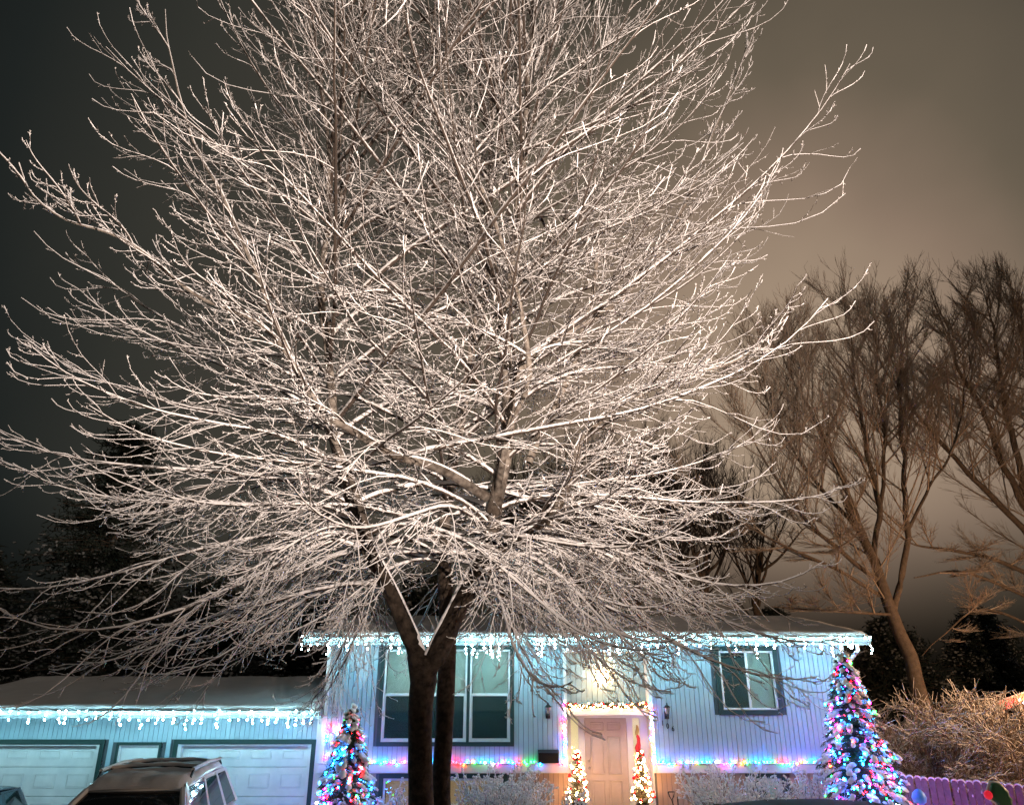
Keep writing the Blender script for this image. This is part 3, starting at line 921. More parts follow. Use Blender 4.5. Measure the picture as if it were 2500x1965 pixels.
# hanging star light in the alcove
c = P(1472, 1650, D + .13)
t = thing('star_light', 'bright many pointed hanging star light in the alcove above the front door', 'light', c)
V, F = ICO1
mb = MB()
rr = np.random.default_rng(4)
for f in F:
    n_ = V[f].mean(0); n_ /= np.linalg.norm(n_)
    tip = n_ * rr.uniform(.17, .29) * (1, .42, 1)
    base = V[f] * .085
    k = len(mb.V)
    mb.V += [tuple(c + base[0]), tuple(c + base[1]), tuple(c + base[2]), tuple(c + tip)]
    mb.F += [(k, k + 1, k + 3), (k + 1, k + 2, k + 3), (k + 2, k, k + 3)]
mat('star_glass', (1, .9, .75), .3, emit=(1, .58, .29), estr=24)
mb.build('star', 'star_glass', t)
MB().tube([c + (0, 0, .08), (c[0], c[1], AZ1 - .021)], .006, 5).lathe((c[0], c[1], AZ1 - .05), [(.05, 0), (.05, .028)], 8).build('hanger', 'black_metal', t)

# red hanging decoration in front of the right sidelight
c = P(1557, 1812, YD - .10)
t = thing('hanging_scarf', 'long red scarf tied with gold hanging in front of the right sidelight', 'decoration', c)
mb = MB()
rings = []
for k in range(16):
    u = k / 15; z = .16 - u * .52
    w = .022 + .034 * min(1, u * 2.2) + .006 * math.sin(u * 17); off = .014 * math.sin(u * 7) + .012 * u
    rings.append([(c[0] + off + w * math.cos(a) * (1 + .2 * math.sin(a * 3 + k * .7)), c[1] + .022 * math.sin(a), c[2] + z - .03 * math.cos(a * 2) * u) for a in np.linspace(0, 2 * PI, 12, endpoint=False)])
mb.loft(rings).build('cloth', 'red_cloth', t, smooth=True)
rings = []
for k in range(10):
    u = k / 9; z = .36 - u * .21
    w = .012 + .030 * math.sin(u * PI * .8) ; off = .01 * math.sin(u * 5)
    rings.append([(c[0] + off + w * math.cos(a), c[1] + .02 * math.sin(a), c[2] + z) for a in np.linspace(0, 2 * PI, 8, endpoint=False)])
MB().loft(rings).build('tie', 'gold_cloth', t, smooth=True)

# ------------------------------------------------------------------ small lit trees by the door
def porch_tree(px, label, seed):
    r = np.random.default_rng(seed)
    b = P(px, 1965, D - .22); b[2] = LAND + .05
    h = P(px, 1830, D - .22)[2] - b[2]
    t = thing('porch_tree', label, 'small tree', b, 'lit evergreen trees beside the front door')
    MB().tube([b + (0, 0, .1), b + (0, 0, h)], [.02, .006], 6).build('trunk', 'bark', t)
    MB().lathe(b, [(.10, 0), (.13, .2), (.14, .22), (.12, .22), (.11, .19)], 12).build('pot', 'black_metal', t)
    n = 240; u = r.uniform(.0, .98, n) ** 1.2
    az = r.uniform(0, 2 * PI, n)
    ln = (.045 + .21 * (1 - u)) * r.uniform(.75, 1.15, n)
    S = np.stack([np.full(n, b[0]), np.full(n, b[1]), b[2] + .22 + (h - .22) * u], 1)
    Pt = grow(S, az, R(10), R(22), R(45), ln, 4, .05, r)
    V1, F1 = tubes(Pt, np.full((n, 4), .004), 3)
    part('twigs', V1, F1, 'needles_dry', t)
    k = 22
    f = r.uniform(.15, 1, (n, k)); p, tg, _ = sample_on(Pt, np.ones((n, 4)), f)
    p = p.reshape(-1, 3); tg = tg.reshape(-1, 3)
    d = tg * .6 + r.normal(0, .6, p.shape); d /= np.linalg.norm(d, axis=1)[:, None]
    V, F = needles(p, d, r.uniform(.03, .055, len(p)), .0035, r)
    part('foliage', V, F, 'needles_dry', t)
    tips = Pt[:, -1]
    sel = [i for i in r.permutation(n) if tips[i][1] < b[1] + .05]
    put_bulbs(t, tips[sel[:62]] + (0, -.02, 0), ['warm'] * 62, .0185)
    for i in sel[62:88]: inst('ball', bm, tips[i] + (0, -.015, 0), t)
porch_tree(1411, 'small evergreen with warm lights and red balls left of the front door', 31)
porch_tree(1569, 'small evergreen with warm lights and red balls right of the front door', 32)

# ------------------------------------------------------------------ big lit conifers
def lit_conifer(X, Y, H, slope, label, seed, nb, w, col_low=None):
    r = np.random.default_rng(seed)
    b = np.array((X, Y, 0.0))
    t = thing('lit_conifer', label, 'conifer', b, 'snowy conifers wrapped in coloured lights')
    MB().tube([b, b + (0, 0, H * .96)], [.09, .012], 8).build('trunk', 'bark', t)
    n = int(210 * H / 2.7)
    u = np.sort(1 - r.uniform(0, 1, n) ** .75); u = np.clip(u, .02, .985)
    az = np.arange(n) * 2.39996 + r.normal(0, .35, n)
    zz = .25 + (H - .3) * u
    rad = slope * (H - zz) * r.uniform(.8, 1.08, n) + .05
    rad = np.minimum(rad, slope * H * .85)
    S = np.stack([np.full(n, X), np.full(n, Y), zz + .1], 1)
    Pt = grow(S, az, R(5), R(-22), R(-42), rad * 1.12, 6, .05, r)
    rd = np.linspace(.018, .004, 6)[None] * np.ones((n, 1))
    V, F = tubes(Pt, rd, 4); part('boughs', V, F, 'bark', t)
    # needles along the boughs
    k = 90
    f = r.uniform(.05, 1, (n, k)); p, tg, _ = sample_on(Pt, rd, f)
    p = p.reshape(-1, 3); tg = tg.reshape(-1, 3)
    side = np.cross(tg, (0, 0, 1)); side /= np.linalg.norm(side, axis=1)[:, None] + 1e-6
    wd = r.normal(0, .045, len(p))[:, None]
    d = tg * .5 + side * np.sign(wd) * .5 + r.normal(0, .35, p.shape) + (0, 0, -.25); d /= np.linalg.norm(d, axis=1)[:, None]
    V, F = needles(p + side * wd, d, r.uniform(.06, .12, len(p)), .009, r)
    part('foliage', V, F, 'needles', t)
    # snow pads resting on the boughs
    C, Sx, Rm = [], [], []
    for i in range(n):
        if r.random() < .05: continue
        for q in range(int(r.integers(2, 6))):
            fpos = r.uniform(.40, 1.0) * 4.999
            a = Pt[i, int(fpos)]; bb = Pt[i, int(fpos) + 1]; c = a + (bb - a) * (fpos % 1)
            tg_ = (bb - a) / np.linalg.norm(bb - a)
            sd_ = np.cross(tg_, (0, 0, 1)); sd_ /= np.linalg.norm(sd_) + 1e-6; up = np.cross(sd_, tg_)
            C.append(c + up * .03 + r.normal(0, .022, 3)); s = r.uniform(.6, 1.15)
            Sx.append((.085 * s, .055 * s, .034 * s)); Rm.append(np.stack([tg_, sd_, up], 1))
    V, F = blobs(np.array(C), np.array(Sx), ICO1, .10, r, np.array(Rm))
    part('snow', V, F, 'snow', t, smooth=True)
    # lights
    m = nb
    idx = r.integers(0, n, m * 3)
    f = r.uniform(.55, 1.0, (len(idx), 1)); p, _, _ = sample_on(Pt[idx], rd[idx], f); p = p[:, 0]
    out = p - np.array((X, Y, 0)); out[:, 2] = 0; out /= np.linalg.norm(out, axis=1)[:, None] + 1e-6
    p = p + out * .03 + (0, 0, -.01) + r.normal(0, .015, p.shape)
    keep = [i for i in range(len(p)) if p[i][1] < Y + .45][:m]
    # patches of one colour, as the strands wind round
    kinds = []
    for i in keep:
        v = mnoise.noise(Vector(p[i] * 2.3) + Vector((seed, 0, 0)))
        base = colours(1, w, r)[0]
        if r.random() < .5:
            base = 'red' if v > .18 else ('pink' if v > .11 else ('blue' if v < .04 else 'green'))
        kinds.append(base)
    put_bulbs(t, p[keep], kinds, .0255)
    # the small lights deeper between the boughs, past the countable ones
    if True:
        for kd, cnt in (('blue', int(45 * H)), ('red', int(20 * H)), ('pink', int(12 * H)), ('green', int(13 * H))):
            ii = r.integers(0, n, cnt); q, _, _ = sample_on(Pt[ii], rd[ii], r.uniform(.35, .95, (cnt, 1)))
            V, F = blobs(q[:, 0] + r.normal(0, .02, (cnt, 3)) + (0, -.02, -.03), np.full((cnt, 3), .019), ICO0, 0, r)
            part('small_lights', V, F, 'bulb_' + kd, t, kind='stuff')
    return t
lit_conifer(-3.27, 16.35, 2.74, .33, 'shorter snowy conifer with coloured lights by the garage corner', 41, 190, (3, 3, 2.2, 2, 1, 2.5))
lit_conifer(6.95, 16.45, 3.86, .325, 'tall snowy conifer with coloured lights at the right corner of the house', 42, 290, (2.2, 8, 1.8, 1.4, .8, 2.5))

# ------------------------------------------------------------------ shrubs
def shrub(name, label, cat, X, Y, z0, rx, h, nst, matn, seed, thick=.010, l2=9, l3=4, group=None, el=(50, 85), arch=0, snow=True):
    r = np.random.default_rng(seed)
    t = thing(name, label, cat, (X, Y, z0), group)
    az = r.uniform(0, 2 * PI, nst)
    e0 = R(1) * r.uniform(el[0], el[1], nst)
    ln = h * r.uniform(.75, 1.1, nst) / np.maximum(np.sin(e0), .35)
    ln = np.minimum(ln, np.hypot(rx, h) * 1.05)
    spread = np.minimum(1, rx / (ln * np.cos(e0) + 1e-3))
    S = np.stack([X + np.cos(az) * rx * .22 * r.random(nst), Y + np.sin(az) * rx * .22 * r.random(nst), np.full(nst, z0)], 1)
    P1 = grow(S, az, e0, e0 - R(8 + arch), e0 - R(20 + arch * 2.2), ln, 8, .07, r)
    R1 = np.linspace(thick * 1.3, thick * .6, 8)[None] * np.ones((nst, 1))
    out = [tubes(P1, R1, 4)]
    def kids(Pp, Rp, k, fl, lo, hi, a0, a1, rs, npts):
        M = len(Pp)
        f = (np.linspace(lo, hi, k)[None] + r.uniform(-.04, .04, (M, k))).clip(.05, 1)
        p, tg, rr_ = sample_on(Pp, Rp, f)
        azp = np.arctan2(tg[..., 1], tg[..., 0]); elp = np.arcsin(np.clip(tg[..., 2], -1, 1))
        sg = np.where((np.arange(k) % 2)[None] > 0, 1, -1)
        az2 = azp + sg * R(1) * r.uniform(a0, a1, (M, k)) + r.normal(0, .4, (M, k)) * (elp > R(60))
        e2 = np.clip(elp + r.normal(0, .35, (M, k)), -.6, 1.3)
        l2_ = fl * r.uniform(.5, 1.2, (M, k)) * (1.15 - .6 * f)
        q = grow(p.reshape(-1, 3), az2.ravel(), e2.ravel(), e2.ravel() - .1, e2.ravel() + .25, l2_.ravel(), npts, .12, r)
        rad = np.linspace(1, .55, npts)[None] * (thick * rs)
        return q, rad * np.ones((len(q), 1))
    P2, R2 = kids(P1, R1, l2, h * .34, .25, .97, 25, 60, .8, 5)
    out.append(tubes(P2, R2, 3))
    P3, R3 = kids(P2, R2, l3, h * .12, .3, 1, 25, 65, .8, 3)
    out.append(tubes(P3, R3, 3))
    V, F = join(out)
    part('twigs', V, F, matn, t)
    if snow:
        tips = np.concatenate([P3[:, -1], P2[:, -1]])
        tips = tips[r.random(len(tips)) < .8]
        s = thick * r.uniform(1.4, 3.2, (len(tips), 1)) * (1, 1, .85)
        V, F = blobs(tips, s, ICO0, .15, r)
        part('snow', V, F, 'snow', t, smooth=True)
    return t
snowbark('shrub_twig', (.06, .05, .045), (.76, .80, .86), -.5, -.15)
def atx(px, Y, py=1930): return float(P(px, py, Y)[0])
sg_ = 'snow covered shrubs along the house front'
shrub('snowy_shrub', 'round snow covered shrub left of the entrance, under the upper window', 'shrub', atx(1215, 15.9), 15.9, .1, .46, 1.40, 52, 'shrub_twig', 51, .0105, 9, 3, sg_, el=(56, 88))
shrub('snowy_shrub', 'wide snow covered shrub between the entrance and the lower right window', 'shrub', atx(1795, 16), 16.0, .1, .44, 1.46, 54, 'shrub_twig', 52, .0105, 9, 3, sg_, el=(56, 88))
shrub('snowy_shrub', 'snow covered shrub between the lower right window and the tall lit conifer', 'shrub', atx(1990, 16.5), 16.6, .1, .28, 1.38, 36, 'shrub_twig', 53, .0105, 8, 3, sg_, el=(58, 88))
shrub('snowy_shrub', 'low snow covered shrub between the big trunk and the shorter lit conifer', 'shrub', atx(950, 16.2), 16.2, .1, .40, 1.13, 28, 'shrub_twig', 54, .0105, 7, 3, sg_)
shrub('snowy_shrub', 'small snow covered shrub just left of the front steps', 'shrub', atx(1335, 16.4), 16.3, .1, .32, 1.12, 22, 'shrub_twig', 55, .0095, 6, 3, sg_)
# neighbouring hedge row behind the fence
shrub('bare_bush', 'large bare twiggy bush behind the fence glowing orange, nearest the frame edge', 'bush', 12.3, 19.6, 0, 2.3, 2.7, 150, 'hedge_twig', 61, .014, 15, 6, 'orange lit bushes behind the fence', el=(38, 85), snow=False)
shrub('bare_bush', 'bare twiggy bush behind the fence just right of the tall lit conifer', 'bush', 10.3, 19.9, 0, 1.5, 2.1, 90, 'hedge_twig', 62, .013, 14, 6, 'orange lit bushes behind the fence', el=(38, 85), snow=False)
shrub('arching_bush', 'arching bare bush at the right corner of the house behind the lit conifer', 'bush', 9.0, 20.6, 0, 1.9, 4.0, 46, 'hedge_twig', 63, .013, 11, 4, None, el=(48, 82), arch=22, snow=False)

# ------------------------------------------------------------------ fence
A0 = np.array((7.78, 17.75, 0)); A1 = np.array((11.6, 12.9, 0))
dirv = (A1 - A0) / np.linalg.norm(A1 - A0); nrm = np.array((dirv[1], -dirv[0], 0)); yaw = math.atan2(dirv[1], dirv[0])
fence = thing('picket_fence', 'wooden picket fence with snow capped rounded pickets right of the tall lit conifer', 'fence', A0)
ft = 1.45
def picket_mesh():
    w, th = .062, .010
    arc = [(w * math.cos(a), ft - .045 + .045 * math.sin(a)) for a in np.linspace(0, PI, 7)]
    pr = [(-w, .05), (w, .05)] + arc
    n = len(pr)
    V = [(x, -th, z) for x, z in pr] + [(x, th, z) for x, z in pr]
    F = [tuple(range(n)), tuple(reversed(range(n, 2 * n)))] + [(i, n + i, n + (i + 1) % n, (i + 1) % n) for i in range(n)]
    return mesh('picket', V, F, 'fence_wood')
pm = picket_mesh()
capV, capF = [], None
mb = MB(); rings = []
for a in np.linspace(.0, PI, 8):
    c0 = (.064 * math.cos(a), 0, ft - .045 + .047 * math.sin(a))
    k = .014 + .016 * math.sin(a)
    rings.append([(c0[0], -.02, c0[2]), (c0[0] * 1.1, -.012, c0[2] + k), (c0[0] * 1.1, .012, c0[2] + k), (c0[0], .02, c0[2])])
mb.loft(rings)
cm = mesh('snow', mb.V, mb.F, 'snow', True)
LN = float(np.linalg.norm(A1 - A0)); s = .07; i = 0
while s < LN:
    p = A0 + dirv * s + nrm * rng.normal(0, .004) + (0, 0, rng.normal(0, .008))
    o = inst('picket', pm, p, fence, rot=(0, rng.normal(0, .006), yaw))
    c = bpy.data.objects.new('snow', cm); COL.objects.link(c); c.parent = o
    s += .143; i += 1
for z in (.35, 1.15):
    p0, p1 = A0 - nrm * .03, A1 - nrm * .03
    q = [p0 + (0, 0, z), p1 + (0, 0, z), p1 + (0, 0, z + .09), p0 + (0, 0, z + .09)]
    MB().slab([tuple(v - nrm * .0) for v in q], .035).build('rail', 'fence_wood', fence)
for s in np.arange(.0, LN, 2.3):
    p = A0 + dirv * s - nrm * .1
    MB().tube([p, p + (0, 0, 1.4)], .05, 4).build('post', 'fence_wood', fence)
# lumps of snow sticking to the pickets
C = np.array([A0 + dirv * v + nrm * .02 + (0, 0, z) for v, z in ((.72, 1.36), (1.72, 1.30), (1.84, 1.38), (1.9, 1.30), (1.96, 1.2), (2.14, 1.28), (2.2, 1.21), (1.7, 1.26), (2.4, 1.36), (.3, 1.3))])
V, F = blobs(C, np.tile([[.016, .012, .028]], (len(C), 1)), ICO0, .2)
part('snow', V, F, 'snow', fence)
# string of pink and violet lights added below the frame to colour the pickets
r = np.random.default_rng(77)
t = thing('added_fence_lights', 'added unseen string of pink and violet lights on the snow in front of the fence', 'string lights', A0 + nrm * .7 + dirv * 1.5)
pts = [A0 + dirv * v + nrm * (.75 + r.normal(0, .08)) + (0, 0, .3 + r.normal(0, .06)) for v in np.linspace(.2, 4.5, 46)]
put_bulbs(t, pts, ['blue' if (i < 12 and i % 2) or i % 7 == 3 else ('pink' if i % 3 else 'red') for i in range(46)], .025)
MB().tube(pts, .005, 4, False).build('cord', 'wire', t)
# made-up lantern form standing in for a blue glow, and holly decoration
c = P(2243, 1940, 15.7)
t = thing('blue_glow_standin', 'rounded glowing form standing in for a blue glow in front of the fence', 'yard light', (c[0], c[1], 0))
MB().lathe((c[0], c[1], c[2] - .16), [(.05, 0), (.11, .04), (.13, .12), (.10, .20), (.05, .25), (.01, .27)], 14).build('glow_body', 'glow_blue', t, smooth=True)
MB().tube([(c[0], c[1], 0), (c[0], c[1], c[2] - .16)], .02, 6).build('stake', 'black_metal', t)
c = P(2447, 1948, 12.6)
t = thing('holly_decoration', 'green holly leaf with snowy rim and glowing red berries in front of the fence', 'yard decoration', (c[0], c[1], 0))
def leaf(c, sx, sz, yaw_, m, th, y):
    rings = []
    prof = [(0, -1), (.45, -.72), (.42, -.5), (.72, -.3), (.66, -.05), (.86, .2), (.70, .42), (.72, .66), (.42, .82), (0, 1)]
    pts = prof + [(-a, b) for a, b in reversed(prof[1:-1])]
    def rg(k, yy): return [(c[0] + k * (a * sx * math.cos(yaw_) + b * sz * math.sin(yaw_)), y + yy, c[2] + k * (-a * sx * math.sin(yaw_) + b * sz * math.cos(yaw_))) for a, b in pts]
    return MB().loft([rg(.6, -th), rg(.92, -th * .7), rg(1, 0), rg(.92, th * .7), rg(.6, th)])
leaf(c, .17, .24, R(-28), 'holly_green', .05, c[1]).build('leaf', 'holly_green', t, smooth=True)
leaf(c, .195, .265, R(-28), 'snow', .02, c[1] + .05).build('snow', 'snow', t, smooth=True)
for dx, dz, rr_ in ((-.22, .05, .065), (.0, -.24, .13), (.18, -.26, .10)):
    V, F = blobs(np.array([c + (dx, -.03, dz)]), np.array([[rr_, rr_ * .8, rr_]]), ICO1, .0)
    part('berry', V, F, 'holly_red', t, smooth=True)
MB().tube([(c[0], c[1] + .03, 0), (c[0], c[1] + .03, c[2] - .2)], .02, 6).build('stake', 'black_metal', t)

# ------------------------------------------------------------------ neighbour's house at the right edge
NY = 24.0
q0 = P(2438, 1713, NY)
nb = thing('neighbour_house', 'neighbouring house with string lit roof edge at the far right', 'house', (q0[0], q0[1], 0))
NM = Matrix.Translation((q0[0], q0[1], 0)) @ Matrix.Rotation(-math.atan2(q0[0], q0[1]) - .06, 4, 'Z')
za = float(q0[2]); sl = .36; xr = 5.5; zr = za + sl * xr; xb = 11.0
def NB(mb, nm, m_, par=nb, **kw): return mb.xform(NM).build(nm, m_, par, **kw)
NB(MB().add([(.4, .4, 0), (xb - .4, .4, 0), (xb - .4, .4, za), (xr, .4, zr - .25), (.4, .4, za),
          (.4, 9, 0), (xb - .4, 9, 0), (xb - .4, 9, za), (xr, 9, zr - .25), (.4, 9, za)],
         [(0, 1, 2, 3, 4), (9, 8, 7, 6, 5), (0, 5, 6, 1), (1, 6, 7, 2), (0, 4, 9, 5)]), 'wall', 'neighbour_wall')
for a, b in (((0, za), (xr, zr)), ((xr, zr), (xb, za))):
    NB(MB().slab([(a[0], 0, a[1]), (b[0], 0, b[1]), (b[0], 9.5, b[1]), (a[0], 9.5, a[1])], .12), 'roof', 'roof_shingle')
    NB(MB().slab([(a[0], -.05, a[1] + .04), (b[0], -.05, b[1] + .04), (b[0], 9.5, b[1] + .04), (a[0], 9.5, a[1] + .04)], .035), 'roof_snow', 'snow_roof')
NB(MB().slab([(0, -.01, za - .26), (xr, -.01, zr - .26), (xr, -.01, zr), (0, -.01, za)], .03), 'bargeboard', 'neighbour_wall')
r = np.random.default_rng(5)
t = thing('roof_edge_lights', 'red and white string lights along the neighbouring roof edge', 'string lights', (q0[0], q0[1] - .1, za))
pts = [tuple(NM @ Vector((.2 + k * .07, -.10 - r.uniform(0, .05), za + sl * (.2 + k * .07) - .10 - r.uniform(0, .14)))) for k in range(44)]
put_bulbs(t, pts, ['red' if k < 5 or k % 4 == 0 else ('white' if k % 4 == 2 else 'warm') for k in range(44)], .034)
MB().tube(pts, .006, 4, False).build('cord', 'wire', t)
# unseen post lamp added just outside the frame to light the bushes orange
lp = np.array((15.2, 15.5, 4.2))
t = thing('added_yard_lamp', 'added unseen orange lamp on a post in the neighbouring yard', 'lamp', (lp[0], lp[1], 0))
MB().tube([(lp[0], lp[1], 0), (lp[0], lp[1], lp[2] - .1)], [.06, .04], 8).build('post', 'black_metal', t)
MB().lathe((lp[0], lp[1], lp[2] + .12), [(.22, 0), (.2, .04), (.05, .14), (.01, .16)], 12).build('hood', 'black_metal', t)
ld = bpy.data.lights.new('added_lamp_light', 'POINT'); ld.energy = 4000; ld.color = (1, .60, .34); ld.shadow_soft_size = .12
lo = bpy.data.objects.new('added_lamp_light', ld); COL.objects.link(lo); lo.location = tuple(lp)

# ------------------------------------------------------------------ unseen flood lamp added behind the viewpoint to light the big tree
sl_ = np.array((4.2, -3.5, 5.2))
t = thing('added_flood_lamp', 'added unseen flood lamp on a pole behind the viewpoint', 'lamp', (sl_[0] + .3, sl_[1] - .4, 0))
MB().tube([(sl_[0] + .3, sl_[1] - .4, 0), (sl_[0] + .3, sl_[1] - .4, sl_[2] + .2)], [.09, .06], 8).build('pole', 'steel', t)
MB().loft([[(sl_[0] + x * k, sl_[1] + y, sl_[2] + z * k) for x, z in ((-.2, -.15), (.2, -.15), (.2, .15), (-.2, .15))] for k, y in ((.4, -.3), (1, -.22), (1.1, -.05))]).build('lamp_head', 'steel', t)
ld = bpy.data.lights.new('added_flood_light', 'SPOT'); ld.energy = 27000; ld.color = (1, .80, .67); ld.shadow_soft_size = .12
ld.spot_size = R(78); ld.spot_blend = .6
lo = bpy.data.objects.new('added_flood_light', ld); COL.objects.link(lo); lo.location = tuple(sl_)
lo.rotation_euler = (Vector((-1.2, 12.0, 14.6)) - Vector(sl_)).to_track_quat('-Z', 'Y').to_euler()

# ------------------------------------------------------------------ cars
def suv(name, label, X, Y, yaw_, paint, snow=True, s=1.0, hz=1.0, group=None, glassm='car_glass', rack=True):
    t = thing(name, label, 'car', (X, Y, 0), group)
    M = Matrix.Translation((X, Y, .045)) @ Matrix.Rotation(yaw_, 4, 'Z') @ Matrix.Diagonal((s, s, s * hz, 1))
    def B(mb, nm, m_, par=t, **kw):
        return mb.xform(M).build(nm, m_, par, **kw)
    def sec(y, w, zb, zt):
        return [(-w * .86, y, zb), (w * .86, y, zb), (w, y, zb + .12), (w, y, (zb + zt) / 2 + .08), (w * .96, y, zt - .07), (w * .86, y, zt), (-w * .86, y, zt), (-w * .96, y, zt - .07), (-w, y, (zb + zt) / 2 + .08), (-w, y, zb + .12)]
    body = MB().loft([sec(-2.05, .74, .32, .72), sec(-1.98, .86, .28, .86), sec(-1.7, .93, .26, .96), sec(-1.0, .96, .25, 1.06), sec(-.72, .97, .25, 1.10), sec(1.2, .97, .25, 1.13), sec(2.45, .96, .28, 1.12), sec(2.72, .90, .32, 1.08), sec(2.80, .84, .36, .95)])
    B(body, 'body', paint, smooth=True)
    zt, zb_ = 1.66, 1.11
    # stations of roof (y, halfwidth, z)
    st = [(0.02, .60, 1.60), (.30, .655, 1.665), (.9, .68, 1.71), (1.6, .68, 1.72), (2.25, .665, 1.69), (2.58, .63, 1.64)]
    rings = [[(-w, y, z - .055), (-w + .0, y, z - .03), (-w * .85, y, z - .006), (-w * .4, y, z + .012), (w * .4, y, z + .012), (w * .85, y, z - .006), (w, y, z - .03), (w, y, z - .055), (w * .5, y, z - .05), (-w * .5, y, z - .05)] for y, w, z in st]
    B(MB().loft(rings), 'roof', paint, smooth=True)
    # glass
    B(MB().slab([(-.80, -.78, 1.10), (.80, -.78, 1.10), (.58, .03, 1.555), (-.58, .03, 1.555)], .02), 'windshield', glassm)
    B(MB().slab([(.74, 2.74, 1.12), (-.74, 2.74, 1.12), (-.58, 2.56, 1.60), (.58, 2.56, 1.60)], .02), 'rear_window', glassm)
    def sidept(v, u, sgn):   # v along y in 0..1 stations, u 0 belt .. 1 roof
        y0, y1 = -.62, 2.62
        yb = y0 + (y1 - y0) * v
        yt = max(.12, min(2.50, .10 + (yb + .62) * .742))
        wt = .655 if yt > .25 else .61
        return (sgn * (.89 + (wt - .89) * u), yb + (yt - yb) * u, 1.12 + (1.625 - 1.12) * u)
    for sgn in (-1, 1):
        for v0, v1 in ((.06, .36), (.40, .68), (.73, .95)):
            q = [sidept(v0, .06, sgn), sidept(v1, .06, sgn), sidept(v1, .92, sgn), sidept(v0, .92, sgn)]
            if sgn < 0: q = [q[1], q[0], q[3], q[2]]
            B(MB().slab(q, .02), 'side_window', glassm)
        for v0, v1 in ((0, .06), (.36, .40), (.68, .73), (.95, 1.0)):
            q = [sidept(v0, 0, sgn), sidept(v1, 0, sgn), sidept(v1, 1, sgn), sidept(v0, 1, sgn)]
            if sgn < 0: q = [q[1], q[0], q[3], q[2]]
            B(MB().slab(q, .05), 'pillar', paint)
        q = [sidept(0, .92, sgn), sidept(1, .92, sgn), sidept(1, 1.02, sgn), sidept(0, 1.02, sgn)]
        if sgn < 0: q = [q[1], q[0], q[3], q[2]]
        B(MB().slab(q, .045), 'window_header', paint)
        # A-pillar joins windshield and side
        B(MB().tube([(sgn * .84, -.76, 1.10), (sgn * .60, .03, 1.575)], .04, 6), 'pillar', paint)
        B(MB().tube([(sgn * .80, 2.70, 1.12), (sgn * .60, 2.54, 1.60)], .06, 6), 'pillar', paint)
        if rack:
            B(MB().tube([(sgn * .60, .35, 1.68), (sgn * .60, .45, 1.755), (sgn * .61, 1.4, 1.785), (sgn * .60, 2.25, 1.755), (sgn * .60, 2.38, 1.69)], .018, 6), 'roof_rail', 'black_metal')
        B(MB().loft([[(sgn * (.92), -.55 + a, 1.14 + b) for a, b in ((0, 0), (.1, 0), (.1, .14), (0, .14))], [(sgn * 1.12, -.55 + a, 1.15 + b) for a, b in ((.02, 0), (.09, 0), (.09, .13), (.02, .13))]]), 'mirror', paint)
        B(MB().slab([(sgn * .50, -2.0, .74), (sgn * .82, -1.9, .76), (sgn * .82, -1.88, .88), (sgn * .50, -1.98, .86)][::sgn], .05), 'headlight', 'headlight')
        B(MB().slab([(sgn * .86, 2.74, .78), (sgn * .70, 2.80, .78), (sgn * .70, 2.78, 1.02), (sgn * .86, 2.73, 1.02)][::sgn], .04), 'tail_light', 'tail_red')
        for yy in (-1.25, 1.75):
            w_ = B(MB().tube([(sgn * .76, yy, .36), (sgn * .985, yy, .36)], .36, 20), 'wheel', 'rubber')
            B(MB().tube([(sgn * .986, yy, .36), (sgn * .995, yy, .36)], .22, 12), 'rim', 'steel', w_)
    if rack:
        for yy in (.85, 1.75):
            B(MB().tube([(-.60, yy, 1.765), (0, yy, 1.80), (.60, yy, 1.765)], .016, 6), 'crossbar', 'black_metal')
    if snow:
        # uneven snow blanket on the roof, thin over the middle
        V = []; nx, ny = 26, 34
        for j in range(ny):
            for i in range(nx):
                u = i / (nx - 1) * 2 - 1; v = j / (ny - 1)
                y = .0 + v * 2.58
                w = np.interp(y, [q_[0] for q_ in st], [q_[1] for q_ in st]) * .97
                z = np.interp(y, [q_[0] for q_ in st], [q_[2] for q_ in st]) + .012 - .02 * abs(u) ** 3
                e = min(1, (1 - abs(u)) * 7, v * 12, (1 - v) * 9)
                tk = .055 * (1 + .6 * mnoise.noise(Vector((u * 3, y * 3, 2)))) * (e ** .5)
                if .24 < v < .30 or .57 < v < .62: tk *= .35
                V.append((u * w, y, z + tk - .02 * (1 - e)))
        F = [(j * nx + i, j * nx + i + 1, (j + 1) * nx + i + 1, (j + 1) * nx + i) for j in range(ny - 1) for i in range(nx - 1)]
        mb = MB(); mb.V = V; mb.F = F
        B(mb, 'snow', 'snow_car', smooth=True)
        if rack:
            for yy, a in ((.85, .58), (1.75, .58)):
                B(MB().tube([(-a, yy, 1.785), (-.3, yy, 1.81), (.3, yy, 1.815), (a, yy, 1.785)], .026, 6), 'snow', 'snow_car', smooth=True)
            for sgn in (-1, 1):
                B(MB().tube([(sgn * .60, .45, 1.78), (sgn * .61, 1.4, 1.81), (sgn * .60, 2.3, 1.775)], .024, 6), 'snow', 'snow_car', smooth=True)
    return t
mat('snow_car', (.66, .66, .67), .8, spec=.2, noise=(4, (.52, .52, .53), .2), bump=(20, .3, .02))
suv('parked_car', 'white sport utility car with snow on its roof rack in front of the garage', -5.55, 12.2, R(9), 'car_paint_white', s=1.12, hz=.965)
suv('parked_car', 'dark grey car with a curved roof at the far left of the driveway', -9.4, 13.0, R(8), 'car_paint_grey', snow=False, s=.92, hz=.93, rack=False)
bc = suv('parked_car', 'black car parked side on below the right shrubs, its wet roof showing', 2.75, 11.3, R(-90), 'car_paint_black', snow=False, rack=False, s=1.02, hz=.93)
r = np.random.default_rng(88)
q = np.stack([r.uniform(2.85, 5.15, 60), 11.3 + r.normal(0, .1, 60) + r.choice([-.55, .5], 60), r.uniform(1.645, 1.67, 60)], 1)
V, F = blobs(q, np.full((60, 3), .009), ICO0, .2)
